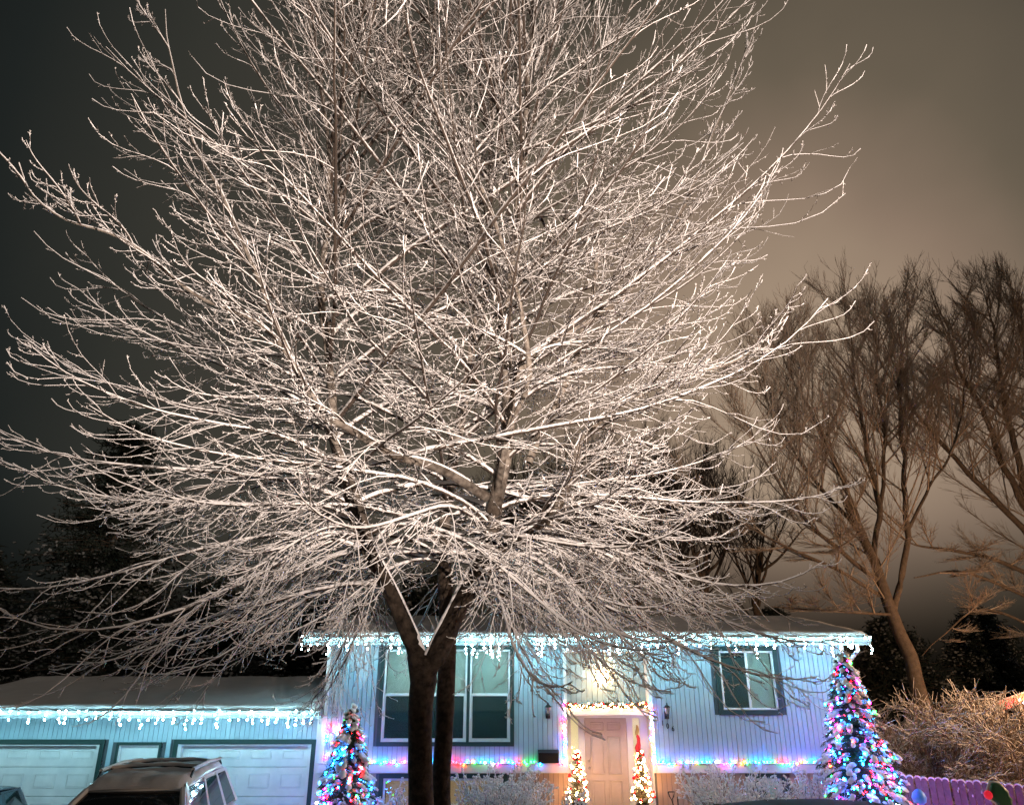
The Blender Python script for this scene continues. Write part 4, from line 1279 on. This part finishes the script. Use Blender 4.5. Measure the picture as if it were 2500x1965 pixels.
part('snow', V, F, 'snow', bc, kind='stuff')  # white specks standing in for glints along the roof
MB().tube([(2.80, 10.72, 1.55), (3.1, 10.66, 1.62), (3.7, 10.63, 1.665), (4.5, 10.63, 1.67), (5.1, 10.65, 1.645), (5.35, 10.70, 1.59)], .008, 5).build('bright_strip', 'steel', bc, smooth=True)  # strip added for the bright line of reflected lights on the roof edge

# ------------------------------------------------------------------ the big maple
def limb_px(pts, n):
    """(px, py, Y, radius) control points -> smooth (n,3) path and radii"""
    q = np.array([[*P(a, b if c < 20 or b > 1000 else 1000 - (1000 - b) * .72, c), d] for a, b, c, d in pts])
    s = catmull(q, n)
    return s[:, :3], s[:, 3]

def roughen(pts, rad, amp, seed):
    out = pts.copy()
    for i, p in enumerate(pts):
        out[i] += np.array([mnoise.noise(Vector((p[2] * 1.1, seed, 0))), mnoise.noise(Vector((p[2] * 1.1, seed, 5))), 0]) * amp
    return out

maple = thing('maple_tree', 'huge bare maple with forked trunks and snow covered branches in front of the house', 'tree', (-1.35, 12.1, 0))
LIMBS = {
 'trunk': ([(1034, 2284, 12, .26), (1030, 2100, 12, .215), (1028, 1965, 12, .185), (1026, 1850, 12, .178), (1026, 1750, 12, .182), (1030, 1690, 12, .19), (1038, 1640, 12, .18), (1046, 1600, 12, .11)], 26, 'trunk'),
 'left': ([(1030, 1690, 12, .15), (1022, 1620, 12, .155), (1000, 1560, 11.95, .135), (965, 1480, 11.85, .125), (920, 1385, 11.7, .115), (885, 1305, 11.6, .108), (862, 1240, 11.5, .095), (835, 1150, 11.5, .085), (815, 1060, 11.5, .08), (811, 978, 11.6, .075), (794, 805, 11.7, .07), (786, 690, 11.8, .062), (796, 575, 11.8, .055), (805, 460, 11.9, .047), (796, 288, 12, .036), (768, 115, 12, .026), (742, 0, 12, .02), (735, -130, 12, .008)], 60, 'limb'),
 'right': ([(1034, 1700, 12, .15), (1050, 1640, 12, .165), (1082, 1565, 12, .158), (1128, 1475, 12, .15), (1162, 1400, 12, .145), (1192, 1325, 12, .14), (1215, 1210, 12, .125), (1237, 1090, 12, .118), (1240, 943, 12, .112), (1232, 830, 12, .096), (1254, 644, 12, .085), (1271, 437, 12, .072), (1289, 230, 12, .056), (1300, 0, 12, .036), (1303, -150, 12, .015)], 60, 'limb'),
 'back': ([(1082, 2284, 12.55, .20), (1076, 1965, 12.55, .15), (1082, 1800, 12.55, .142), (1092, 1600, 12.6, .14), (1085, 1380, 12.6, .125), (1088, 1240, 12.7, .112), (1110, 1105, 12.8, .10), (1133, 978, 12.9, .085), (1150, 863, 13, .075), (1158, 790, 13, .07), (1185, 690, 13, .062), (1197, 460, 13.1, .05), (1202, 115, 13.2, .034), (1222, 0, 13.2, .026), (1235, -120, 13.2, .01)], 60, 'trunk'),
 'r2': ([(1196, 1372, 12, .10), (1245, 1335, 11.9, .092), (1310, 1292, 11.8, .085), (1362, 1236, 11.7, .078), (1404, 1150, 11.7, .066), (1432, 1060, 11.7, .058), (1520, 985, 11.7, .045), (1640, 930, 11.7, .03), (1800, 880, 11.6, .018), (1900, 800, 11.6, .008)], 36, 'limb'),
 'r3': ([(1240, 945, 12, .085), (1290, 880, 12, .08), (1375, 817, 12.1, .072), (1485, 756, 12.2, .062), (1562, 679, 12.3, .054), (1629, 585, 12.4, .044), (1673, 497, 12.5, .035), (1728, 359, 12.6, .024), (1805, 166, 12.8, .010), (1825, 100, 12.8, .006)], 36, 'limb'),
 'l2': ([(816, 640, 11.75, .05), (830, 540, 11.9, .042), (832, 448, 12, .036), (824, 369, 12, .03), (838, 263, 12.1, .025), (834, 132, 12.2, .018), (842, 0, 12.2, .012)], 24, 'limb'),
 'l3': ([(1190, 1215, 12, .085), (1110, 1163, 11.5, .075), (1045, 1134, 11.1, .068), (963, 1112, 10.7, .062), (880, 1060, 10.3, .056), (800, 1010, 10.0, .050), (740, 930, 9.8, .044), (640, 800, 9.7, .036), (480, 720, 9.6, .028), (342, 610, 9.5, .022), (263, 569, 9.4, .018), (158, 537, 9.3, .013), (79, 474, 9.2, .009), (44, 400, 9.1, .005)], 46, 'limb'),
 'stub': ([(1290, 1130, 12.2, .07), (1350, 1000, 12.3, .06), (1395, 900, 12.3, .055), (1425, 800, 12.4, .048), (1450, 700, 12.4, .042), (1458, 585, 12.4, .036)], 16, 'limb'),
 'r4': ([(1110, 1105, 12.8, .06), (1190, 1000, 13.2, .052), (1260, 900, 13.5, .046), (1330, 700, 13.8, .038), (1390, 480, 14, .028), (1440, 260, 14, .018), (1490, 60, 14, .01), (1510, -40, 14, .006)], 36, 'limb'),
 'f1': ([(965, 1480, 11.85, .06), (900, 1300, 11.2, .052), (830, 1090, 10.7, .046), (720, 900, 10.3, .04), (640, 700, 10.1, .034), (560, 520, 10, .028), (480, 360, 10, .02), (420, 170, 10, .012), (400, 20, 10, .006)], 36, 'limb'),
 'f2': ([(1215, 1210, 12, .06), (1250, 1050, 11.3, .052), (1290, 900, 10.9, .044), (1260, 700, 10.6, .036), (1180, 480, 10.4, .028), (1090, 250, 10.3, .02), (1050, 60, 10.3, .012), (1040, -60, 10.3, .006)], 36, 'limb'),
}
LP = {}
for k, (pts, n, nm) in LIMBS.items():
    p, rd = limb_px(pts, n)
    if k not in ('trunk',): p = roughen(p, rd, .06 if nm == 'limb' else .03, hash(k) % 50 if False else len(k) * 3.7)
    LP[k] = (p, rd)
    bump_ = np.array([[1 + .07 * mnoise.noise(Vector((p[i][0] * 4, p[i][1] * 4, p[i][2] * 3)))] for i in range(n)])
    V, F = tubes(p[None], (rd * bump_[:, 0])[None], 14 if nm == 'trunk' else 12)
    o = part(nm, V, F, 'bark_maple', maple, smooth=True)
    # snow lying on the upper side
    if k != 'trunk':
        T = np.gradient(p, axis=0); T /= np.linalg.norm(T, axis=1)[:, None]
        # sideways component: snow sits on the side facing up
        up = np.array((0, 0, 1.0)) - T * T[:, 2:3]; un = np.linalg.norm(up, axis=1)[:, None]
        up = up / (un + 1e-6)
        vert = 1 - un[:, 0]
        off = rd * (.74 - .14 * np.clip((vert - .55) * 4, 0, 1))
        sr = rd * (.60 - .16 * np.clip((vert - .30) * 4, 0, 1) - .22 * np.clip((vert - .62) * 5, 0, 1)) + .004
        sp_ = p + up * off[:, None]
        sr = sr * (1 + .25 * np.array([mnoise.noise(Vector(tuple(q * 6))) for q in sp_]))
        if k == 'back': sr *= .5
        V, F = tubes(sp_[2:][None], sr[2:][None], 8)
        part('snow', V, F, 'snow', o, smooth=True)

AXIS = np.array((-1.1, 12.1))
def env(az, z):
    c, s = np.cos(az), np.sin(az)
    rx = np.where(c < 0, 7.1, 6.9); ry = np.where(s < 0, 5.3, 5.6)
    rad = 1 / np.sqrt((c / rx) ** 2 + (s / ry) ** 2)
    k = np.interp(z, [3, 5, 8, 11, 14, 17, 20], [.96, .99, 1.0, .82, .58, .40, .26])
    return rad * k

def l1_for(limb, z0, z1, count, azc=None, azw=PI, lscale=1.0, seed=0):
    """branch starts along a limb"""
    p, rd = LP[limb]
    r = np.random.default_rng(100 + seed)
    zz = z0 + (z1 - z0) * np.linspace(0, 1, count) ** 1.25 + r.normal(0, .12, count)
    out = []
    for i, z in enumerate(zz):
        j = int(np.argmin(np.abs(p[:, 2] - z)))
        if azc is None: az = (i * 2.39996 + seed) % (2 * PI)
        else: az = azc + r.uniform(-azw, azw)
        out.append((limb, p[j], rd[j], az, float(p[j][2]), lscale))
    return out
starts = []
starts += l1_for('left', 5.2, 16.0, 54, seed=1)
starts += l1_for('right', 4.9, 17.5, 56, seed=2)
starts += l1_for('back', 5.0, 17.0, 40, seed=3)
starts += l1_for('l2', 11.0, 16.5, 8, lscale=.8, seed=5)
starts += l1_for('r4', 8.0, 17.0, 14, lscale=.7, seed=6)
starts += l1_for('f2', 8.0, 17.0, 12, lscale=.6, seed=7)
# limbs that spread sideways: children follow the limb outward
def l1_side(limb, f0, f1, count, seed, ls):
    p, rd = LP[limb]; r = np.random.default_rng(200 + seed); out = []
    for i, f in enumerate(np.linspace(f0, f1, count)):
        j = int(f * (len(p) - 2)); tg = p[j + 1] - p[j]; az = math.atan2(tg[1], tg[0]) + (1 if i % 2 else -1) * r.uniform(.35, 1.15)
        out.append((limb, p[j], rd[j], az, float(p[j][2]), ls * (1.15 - .65 * f)))
    return out
starts += l1_side('r2', .15, .97, 15, 1, .62)
starts += l1_side('r3', .12, .97, 16, 2, .62)
starts += l1_side('l3', .15, .98, 18, 3, .45)
starts += l1_side('f1', .2, .97, 14, 4, .42)
starts += l1_side('stub', .2, .8, 4, 5, .5)
# low skirts of drooping branches on both sides
rr = np.random.default_rng(300)
for k in range(8):
    limb = ('left', 'right', 'r2', 'right', 'left', 'back')[k % 6]
    p, rd = LP[limb]
    z = rr.uniform(4.7, 6.3) if limb != 'r2' else rr.uniform(5.3, 6.0)
    j = int(np.argmin(np.abs(p[:, 2] - z)))
    side = PI if limb in ('left',) else 0.0
    if limb == 'back': side = rr.choice([0, PI])
    az = side + rr.uniform(-.75, .75)
    starts.append((limb, p[j], rd[j], az, min(float(p[j][2]), 5.2), 1.0))

NS = len(starts)
# drooping skirts that hang in front of the roof and the entrance
DRO = []
for k in range(28):
    limb = ('right', 'left', 'left', 'r2', 'right', 'left', 'back')[k % 7]
    p, rd = LP[limb]
    z_ = rr.uniform(4.5, 5.6) if limb != 'r2' else rr.uniform(5.0, 5.6)
    j = int(np.argmin(np.abs(p[:, 2] - z_)))
    a_ = {'left': PI, 'right': 0.0, 'r2': 0.0, 'back': rr.choice([0, PI])}[limb] + rr.uniform(-1.15, 1.15)
    starts.append((limb, p[j], rd[j], a_, 4.6, 1.0)); DRO.append(rr.uniform(.42, .86))
M = len(starts)
r = np.random.default_rng(17)
S = np.array([s[1] for s in starts]); az = np.array([s[3] for s in starts]); z = np.array([s[4] for s in starts]); ls = np.array([s[5] for s in starts])
e0 = R(1) * (np.interp(z, [4, 6, 8, 11, 15, 18], [12, 30, 42, 52, 62, 70]) + r.normal(0, 8, M))
e1 = R(1) * (np.interp(z, [4, 5.4, 6.5, 9, 12, 15, 18], [-22, -8, 6, 24, 40, 52, 66]) + r.normal(0, np.interp(z, [5, 9], [14, 8]), M))
e2 = R(1) * (np.interp(z, [4, 5.4, 7, 9, 12, 15, 18], [24, 32, 46, 58, 66, 72, 76]) + r.normal(0, 9, M))
off = S[:, :2] - AXIS
c, s_ = np.cos(az), np.sin(az)
along = off[:, 0] * c + off[:, 1] * s_
reach = np.maximum(env(az, z) * np.where(c > 0, np.interp(z, [5.5, 7, 9], [.93, 1.04, 1.14]), 1.0) * r.uniform(.80, 1.04, M) - along, 1.6)
L1 = reach / np.cos((e0 + e1 * 2 + e2) / 4) * ls
L1 = np.clip(L1, 1.3, 9.6)
for k, q in enumerate(DRO):
    i = NS + k; L1[i] = 7.0 * q * (.85 if starts[i][0] == 'left' else 1)
    e0[i] = R(1) * r.uniform(0, 22); e1[i] = R(1) * r.uniform(-40, -22); e2[i] = R(1) * r.uniform(-5, 40)
N1 = 18
for _ in range(5):      # keep the low sprays clear of the garage doors and the walls
    P1 = grow(S, az, e0, e1, e2, L1, N1, .045, np.random.default_rng(5))
    lowest = ((P1[:, 6:, 2] - CAMH) / P1[:, 6:, 1]).min(1)
    lim = np.where(P1[:, -1, 0] < -5.4, .008, np.where(P1[:, -1, 0] < -1.5, -.02, np.where(P1[:, -1, 0] > 3.5, .0, -.01)))
    bad = lowest < lim
    e1 = np.where(bad, e1 + R(7), e1); e2 = np.where(bad, e2 + R(4), e2); L1 = np.where(bad, L1 * .95, L1)
base = np.clip(L1 * .0046 + .004, .010, .038)
base = np.minimum(base, np.array([s[2] for s in starts]) * .75 + .004)
tt_ = np.linspace(0, 1, N1)[None]
R1 = base[:, None] * (1 - tt_) ** .9 + .0052
K2 = 22
# children level 2
ar = np.arange(K2)[None]
f2 = (.10 + .89 * (ar + r.uniform(-.3, .3, (M, K2))) / (K2 - 1)).clip(.08, .97)
p2, t2, rr2 = sample_on(P1, R1, f2)
azp = np.arctan2(t2[..., 1], t2[..., 0]); elp = np.arcsin(np.clip(t2[..., 2], -1, 1))
sg = np.where(ar % 2 > 0, 1, -1)
az2 = azp + sg * R(1) * r.uniform(22, 60, (M, K2)) * (1 - .45 * f2) + r.normal(0, .5, (M, K2)) * (elp > R(55))
eb = elp + R(1) * r.normal(0, 12, (M, K2))
L2 = np.clip(L1[:, None] * (.40 * (1 - f2) ** .75 + .075) * r.uniform(.45, 1.3, (M, K2)), .26, 2.9)
droop = np.interp(z, [4, 6, 9, 13], [16, 14, 14, 8])[:, None] * np.ones((1, K2))
e2a = eb; e2b = eb - R(1) * droop * r.uniform(.4, 1.5, (M, K2)); e2c = eb + R(1) * r.uniform(34, 74, (M, K2))
N2 = 8
keep2 = (r.random((M, K2)) < np.clip(L1[:, None] / 4.2, .45, 1) * np.interp(z, [5, 9, 14], [1, .86, .72])[:, None])
def flat(a): return a[keep2]
owner2 = np.repeat(np.arange(M)[:, None], K2, 1)[keep2]
P2 = grow(p2[keep2], flat(az2), np.clip(flat(e2a), -.9, 1.45), np.clip(flat(e2b), -1.0, 1.4), np.clip(flat(e2c), -.3, 1.5), flat(L2), N2, .055, r)
f2f = flat(f2)
L2f = flat(L2); M2 = len(P2)
t8 = np.linspace(0, 1, N2)[None]
R2 = np.minimum(.0042 + .0022 * L2f, flat(rr2) * .9)[:, None] * (1 - .62 * t8)
R2 = np.maximum(R2, .0042)
# level 3
K3 = 9
ar = np.arange(K3)[None]
f3 = (.12 + .86 * (ar + r.uniform(-.35, .35, (M2, K3))) / (K3 - 1)).clip(.08, .99)
p3, t3, rr3 = sample_on(P2, R2, f3)
azp = np.arctan2(t3[..., 1], t3[..., 0]); elp = np.arcsin(np.clip(t3[..., 2], -1, 1))
sg = np.where(ar % 2 > 0, 1, -1)
az3 = azp + sg * R(1) * r.uniform(22, 68, (M2, K3)) + r.normal(0, .5, (M2, K3)) * (elp > R(55))
eb = elp + R(1) * r.normal(4, 16, (M2, K3))
L3 = np.clip(L2f[:, None] * (.26 * (1 - f3) + .07), .06, .60) * r.uniform(.5, 1.5, (M2, K3))
keep3 = r.random((M2, K3)) < np.clip(L2f[:, None] / 1.2, .2, 1) * (1.15 - .85 * f2f[:, None])
owner3 = np.repeat(owner2[:, None], K3, 1)[keep3]
N3 = 5
P3 = grow(p3[keep3], az3[keep3], np.clip(eb[keep3], -1, 1.4), np.clip(eb[keep3] - .12, -1, 1.4), np.clip(eb[keep3] + R(1) * r.uniform(15, 60, keep3.sum()), -.4, 1.5), L3[keep3], N3, .08, r)
M3 = len(P3)
R3 = np.linspace(.0056, .0038, N3)[None] * np.ones((M3, 1))
# buds and little clots of snow along the twigs
def buds(Pt, Rd, k, lo):
    f = r.uniform(lo, 1, (len(Pt), k)); p, tg, rd = sample_on(Pt, Rd, f)
    p = p.reshape(-1, 3); tg = tg.reshape(-1, 3); rd = rd.reshape(-1)
    d = r.normal(0, 1, p.shape); d -= tg * np.sum(d * tg, 1)[:, None]; d /= np.linalg.norm(d, axis=1)[:, None]; d = d * .8 + tg * .6
    ln = r.uniform(.012, .034, len(p))
    return p, d, ln
print('maple', M, M2, M3)
pb3, db3, lb3 = buds(P3, R3, 3, .15); ob3 = np.repeat(owner3, 3)
pb2, db2, lb2 = buds(P2, R2, 5, .3); ob2 = np.repeat(owner2, 5)
pb = np.concatenate([pb3, pb2]); db = np.concatenate([db3, db2]); lb = np.concatenate([lb3, lb2]); ob = np.concatenate([ob3, ob2])
o2 = [np.where(owner2 == i)[0] for i in range(M)]
o3 = [np.where(owner3 == i)[0] for i in range(M)]
obl = [np.where(ob == i)[0] for i in range(M)]
def tri2quadless(V, F): return V, F
for i in range(M):
    lst = [tubes(P1[i:i + 1], R1[i:i + 1], 6)]
    if len(o2[i]): lst.append(tubes(P2[o2[i]], R2[o2[i]], 4))
    V, F = join(lst)
    bo = part('branch', V, F, 'branch_bark', maple, smooth=True)
    lst = []
    if len(o3[i]): lst.append(tubes(P3[o3[i]], R3[o3[i]], 3))
    # four-sided bud spikes (as quads collapsed at the tip)
    q = obl[i]
    if len(q):
        pts = np.stack([pb[q], pb[q] + db[q] * lb[q][:, None]], 1)
        lst.append(tubes(pts, np.stack([np.full(len(q), .0080), np.full(len(q), .0055)], 1), 3))
    if lst:
        V, F = join(lst)
        part('twigs', V, F, 'twig', bo)
    # snow on the branch and its side branches
    def snow_tube(Pt, Rd, up, k):
        Pn = Pt.copy(); Pn[:, :, 2] += Rd * up
        return Pn, Rd * k + .0024
    a, b = snow_tube(P1[i:i + 1], R1[i:i + 1], .75, .80)
    b = b * (1 + .25 * r.normal(0, 1, b.shape).clip(-1, 1))
    lst = [tubes(a, b, 5)]
    if len(o2[i]):
        a, b = snow_tube(P2[o2[i]], R2[o2[i]], .8, .85)
        b = b * (1 + .3 * r.normal(0, 1, b.shape).clip(-1, 1))
        lst.append(tubes(a, b, 4))
    V, F = join(lst)
    part('snow', V, F, 'snow', bo, smooth=True)

# ------------------------------------------------------------------ far deciduous trees with upright brooms of twigs
def broom_tree(name, label, limbs, seed, matn, barkm, k1=20, k2=12, k3=4, group=None, lmul=1.0, up=1.0):
    """limbs: lists of (px,py,Y,r); first is the trunk"""
    r = np.random.default_rng(seed)
    base_ = P(*limbs[0][0][:3])
    t = thing(name, label, 'tree', (base_[0], base_[1], 0), group)
    allS = []
    for i, pts in enumerate(limbs):
        p, rd = limb_px(pts, 26)
        p = roughen(p, rd, .12, seed + i)
        if i == 0: p[0, 2] = min(p[0, 2], 0)
        V, F = tubes(p[None], np.maximum(rd * (.95 if i == 0 else .78), .010)[None], 8)
        part('trunk' if i == 0 else 'limb', V, F, barkm, t, smooth=True)
        allS.append((p, rd))
    P1s, R1s = [], []
    for i, (p, rd) in enumerate(allS):
        k = k1 if i else max(3, k1 // 3)
        f = np.linspace(.22 if i else .55, .99, k) + r.uniform(-.02, .02, k)
        pp, tg, rr_ = sample_on(p[None], rd[None], f.clip(0, 1)[None])
        pp, tg, rr_ = pp[0], tg[0], rr_[0]
        fl_ = np.linalg.norm(tg[:, :2], axis=1).mean() > .66
        if fl_: k = k // 3; pp, tg, rr_, f = pp[::3][:k], tg[::3][:k], rr_[::3][:k], f[::3][:k]
        a = r.uniform(0, 2 * PI, k); e = R(1) * r.uniform(38, 74, k)
        ln = lmul * r.uniform(2.2, 4.6, k) * (1.25 - .75 * f)
        flat_ = tg[:, 2] < .62
        e = np.where(flat_, R(1) * r.uniform(-15, 62, k), e); ln = np.where(flat_, ln * .34, ln)
        q = grow(pp, a, e - .1, e + .05 * up, e + .15 * up, ln, 8, .035, r)
        P1s.append(q); R1s.append((np.minimum(rr_ * .6, .03)[:, None]) * np.linspace(1, .3, 8)[None] + .004)
    P1_ = np.concatenate(P1s); R1_ = np.concatenate(R1s)
    def kids(Pp, Rp, k, fl, rad, npts, spread):
        M_ = len(Pp); f = r.uniform(.1, 1, (M_, k)); p, tg, _ = sample_on(Pp, Rp, f)
        azp = np.arctan2(tg[..., 1], tg[..., 0]); elp = np.arcsin(np.clip(tg[..., 2], -1, 1))
        a = azp + r.uniform(-spread, spread, (M_, k)) * np.where(elp > R(60), 2.2, 1)
        e = np.clip(elp + r.normal(-.06, .22, (M_, k)), -.1, 1.45)
        plen = np.linalg.norm(Pp[:, -1] - Pp[:, 0], axis=1)[:, None]
        ln = np.minimum(fl * r.uniform(.5, 1.2, (M_, k)) * (1.2 - .5 * f), plen * .62)
        q = grow(p.reshape(-1, 3), a.ravel(), e.ravel(), (e + .08 * up).ravel(), (e + .2 * up).ravel(), ln.ravel(), npts, .05, r)
        return q, np.linspace(rad, rad * .5, npts)[None] * np.ones((len(q), 1))
    P2_, R2_ = kids(P1_, R1_, k2, 1.35 * lmul, .0085, 5, 1.0)
    P3_, R3_ = kids(P2_, R2_, k3, .6 * lmul, .0065, 3, 1.1)
    V, F = join([tubes(P1_, R1_, 4), tubes(P2_, R2_, 3), tubes(P3_, R3_, 3)])
    part('crown', V, F, matn, t)
    return t
bt = 'bare trees standing behind the house'
Y1 = 24.0
broom_tree('bare_tree', 'tall bare tree with forked leaning trunk right of the house', [
    [(2262, 1850, Y1, .26), (2255, 1740, Y1, .25), (2225, 1620, Y1, .23), (2175, 1490, Y1, .20), (2140, 1390, Y1, .17), (2108, 1310, Y1, .15), (2060, 1215, Y1, .12)],
    [(2100, 1290, Y1, .12), (2040, 1130, Y1, .10), (1975, 1000, Y1, .08), (1930, 880, Y1, .05), (1900, 760, Y1, .02)],
    [(2130, 1370, Y1, .12), (2145, 1240, Y1, .12), (2115, 1090, Y1, .10), (2090, 930, Y1, .07), (2080, 780, Y1, .04), (2070, 660, Y1, .015)],
    [(2178, 1500, Y1, .14), (2205, 1390, Y1, .13), (2214, 1290, Y1, .12), (2205, 1120, Y1, .10), (2195, 950, Y1, .07), (2200, 800, Y1, .04), (2190, 660, Y1, .015)],
    [(2150, 1250, Y1, .09), (2160, 1060, Y1, .08), (2140, 900, Y1, .05), (2150, 700, Y1, .02)],
    [(2150, 1420, Y1, .10), (2060, 1350, Y1 - .5, .085), (1960, 1260, Y1 - 1, .07), (1870, 1130, Y1 - 1, .045), (1820, 1020, Y1 - 1, .02)],
    [(2160, 1460, Y1, .09), (2060, 1400, Y1 - .5, .07), (1930, 1340, Y1 - 1, .055), (1800, 1270, Y1 - 1, .03), (1740, 1200, Y1 - 1, .012)],
    [(2110, 1310, Y1, .10), (2020, 1210, Y1 + .6, .08), (1930, 1090, Y1 + 1, .06), (1860, 930, Y1 + 1, .04), (1840, 800, Y1 + 1, .015)],
    [(2185, 1500, Y1, .06), (2090, 1495, Y1 - .8, .045), (1980, 1488, Y1 - 1.4, .03), (1880, 1480, Y1 - 1.6, .012)],
    [(2214, 1300, Y1, .08), (2270, 1190, Y1 + .3, .06), (2330, 1080, Y1 + .5, .045), (2360, 900, Y1 + .5, .03), (2370, 740, Y1 + .5, .012)],
], 71, 'far_twig', 'bark_far', 26, 16, 6, bt, lmul=.92)
Y2 = 27.0
broom_tree('bare_tree', 'large bare tree rising behind the orange bushes at the right edge', [
    [(2640, 1900, Y2, .34), (2620, 1700, Y2, .33), (2590, 1500, Y2, .30), (2550, 1350, Y2, .26), (2500, 1180, Y2, .2)],
    [(2560, 1370, Y2, .16), (2450, 1240, Y2, .14), (2340, 1130, Y2, .11), (2240, 1010, Y2, .08), (2190, 900, Y2, .04)],
    [(2540, 1300, Y2, .16), (2450, 1140, Y2, .14), (2400, 1000, Y2, .11), (2340, 860, Y2, .08), (2310, 700, Y2, .03)],
    [(2500, 1180, Y2, .15), (2460, 1020, Y2, .13), (2440, 860, Y2, .10), (2420, 700, Y2, .05), (2410, 620, Y2, .02)],
    [(2510, 1200, Y2, .14), (2520, 980, Y2, .12), (2500, 800, Y2, .08), (2490, 600, Y2, .03)],
    [(2580, 1440, Y2, .11), (2440, 1370, Y2 - 1, .09), (2330, 1345, Y2 - 1.5, .07), (2230, 1330, Y2 - 2, .04), (2180, 1300, Y2 - 2, .015)],
    [(2600, 1600, Y2, .08), (2480, 1510, Y2 - 1, .06), (2380, 1490, Y2 - 1.5, .045), (2290, 1560, Y2 - 2, .02), (2250, 1600, Y2 - 2, .01)],
    [(2590, 1500, Y2, .09), (2470, 1440, Y2 - 1.5, .07), (2340, 1395, Y2 - 2, .05), (2230, 1410, Y2 - 2.5, .02)],
    [(2540, 1300, Y2, .12), (2600, 1080, Y2, .1), (2640, 860, Y2, .06), (2650, 650, Y2, .02)],
], 72, 'far_twig', 'bark_far', 26, 16, 6, bt, lmul=.95)
# dark evergreens far beyond the neighbouring yard are built with the conifers below
# darker woods behind the house
for i, (px, top, Y3) in enumerate(((1400, 1170, 31), (1560, 1110, 33), (1720, 1160, 31), (1850, 1230, 34), (1230, 1240, 33), (1640, 1290, 29), (1480, 1300, 29))):
    q = np.random.default_rng(400 + i)
    L_ = [[(px, 1760, Y3, .2), (px + 5, 1600, Y3, .18), (px - 5, 1450, Y3, .15), (px + 5, 1350, Y3, .1)]]
    for k in range(6):
        dx = (k - 2.5) * 38 + q.normal(0, 12)
        L_.append([(px, 1480 - k % 3 * 40, Y3, .09), (px + dx * .5, 1390 - k % 2 * 30, Y3 + q.normal(0, .5), .07), (px + dx, (1330 + top) / 2 + q.normal(0, 15), Y3 + q.normal(0, 1), .04), (px + dx * 1.2, top + abs(dx) * .5, Y3 + q.normal(0, 1), .012)])
    lab = ['bare dark tree in the woods behind the roof above the front door', 'bare dark tree, the tallest of the woods behind the house roof', 'bare dark tree in the woods behind the roof above the right window',
           'bare dark tree at the right end of the woods behind the house', 'bare dark tree at the left end of the woods behind the house', 'low bare dark tree in front of the woods, right of the door', 'low bare dark tree in front of the woods, left of the door'][i]
    broom_tree('woodland_tree', lab, L_, 80 + i, 'far_twig_dark', 'bark_far', 12, 12, 4, 'dark woods behind the house', up=.7)

# ------------------------------------------------------------------ dark conifers behind the garage
def far_conifer(label, X, Y, H, rb, seed):
    r = np.random.default_rng(seed)
    t = thing('dark_conifer', label, 'conifer', (X, Y, 0), 'dark conifers in the distance')
    MB().tube([(X, Y, 0), (X, Y, H * .97)], [.25, .03], 8).build('trunk', 'bark_far', t)
    n = 620
    u = r.uniform(0, 1, n) ** 1.25 * .97
    az = r.uniform(0, 2 * PI, n)
    rad = rb * (1 - u) ** .62 * r.uniform(.55, 1.08, n) + .2
    S = np.stack([np.full(n, X), np.full(n, Y), .6 + (H - .7) * u], 1)
    Pt = grow(S, az, R(8), R(-10), R(14), rad, 6, .08, r)
    V, F = tubes(Pt, np.linspace(.03, .008, 6)[None] * np.ones((n, 1)), 3)
    part('boughs', V, F, 'bark_far', t)
    k = 34
    f = r.uniform(.2, 1, (n, k)); p, tg, _ = sample_on(Pt, np.ones((n, 6)), f)
    p = p.reshape(-1, 3) + r.normal(0, .12, (n * k, 3)); tg = tg.reshape(-1, 3)
    d = tg * .5 + r.normal(0, .6, p.shape); d /= np.linalg.norm(d, axis=1)[:, None]
    V, F = needles(p, d, r.uniform(.14, .32, len(p)), .035, r)
    part('foliage', V, F, 'needles_far', t)
    kk = r.random(n) < .8
    C = np.concatenate([Pt[kk, -1], Pt[kk, -2], Pt[kk, -2] * .5 + Pt[kk, -1] * .5]) + r.normal(0, .10, (3 * kk.sum(), 3)) + (0, 0, .06)
    C = np.repeat(C[r.random(len(C)) < .5], 3, 0); C = C + r.normal(0, .11, C.shape)
    V, F = blobs(C, np.stack([r.uniform(.03, .10, len(C)), r.uniform(.03, .10, len(C)), r.uniform(.02, .06, len(C))], 1), ICO0, .3, r)
    part('snow', V, F, 'snow_far', t, smooth=True)
far_conifer('tallest dark conifer with snow clumps behind the garage', -15.9, 29.5, 14.0, 4.6, 91)
far_conifer('rounded dark conifer low at the left edge behind the garage', -18.9, 26.5, 8.0, 3.6, 92)
far_conifer('dark conifer left of the tallest one, behind the garage ridge', -13.9, 26.5, 8.2, 3.4, 93)
far_conifer('small dark conifer behind the middle of the garage roof', -10.6, 27, 6.9, 3.0, 94)
far_conifer('small dark conifer behind the left end of the house roof', -7.2, 28, 7.2, 3.0, 95)
far_conifer('dark conifer behind the left part of the house roof', -3.4, 29.5, 7.6, 3.0, 96)
for i_, (x_, y_, lab_) in enumerate(((17.5, 36, 'dark evergreen beyond the fence, just right of the leaning bare trunk'), (22.5, 37, 'dark evergreen beyond the fence, between the leaning trunk and the neighbouring roof'), (27.5, 36, 'dark evergreen beyond the neighbouring house'), (12.6, 37, 'dark evergreen beyond the fence, just left of the leaning bare trunk'))):
    far_conifer(lab_, x_, y_, 6.4 + .5 * (i_ % 2), 3.6, 120 + i_)
print('done', len(bpy.data.objects), sum(len(m.polygons) for m in bpy.data.meshes))
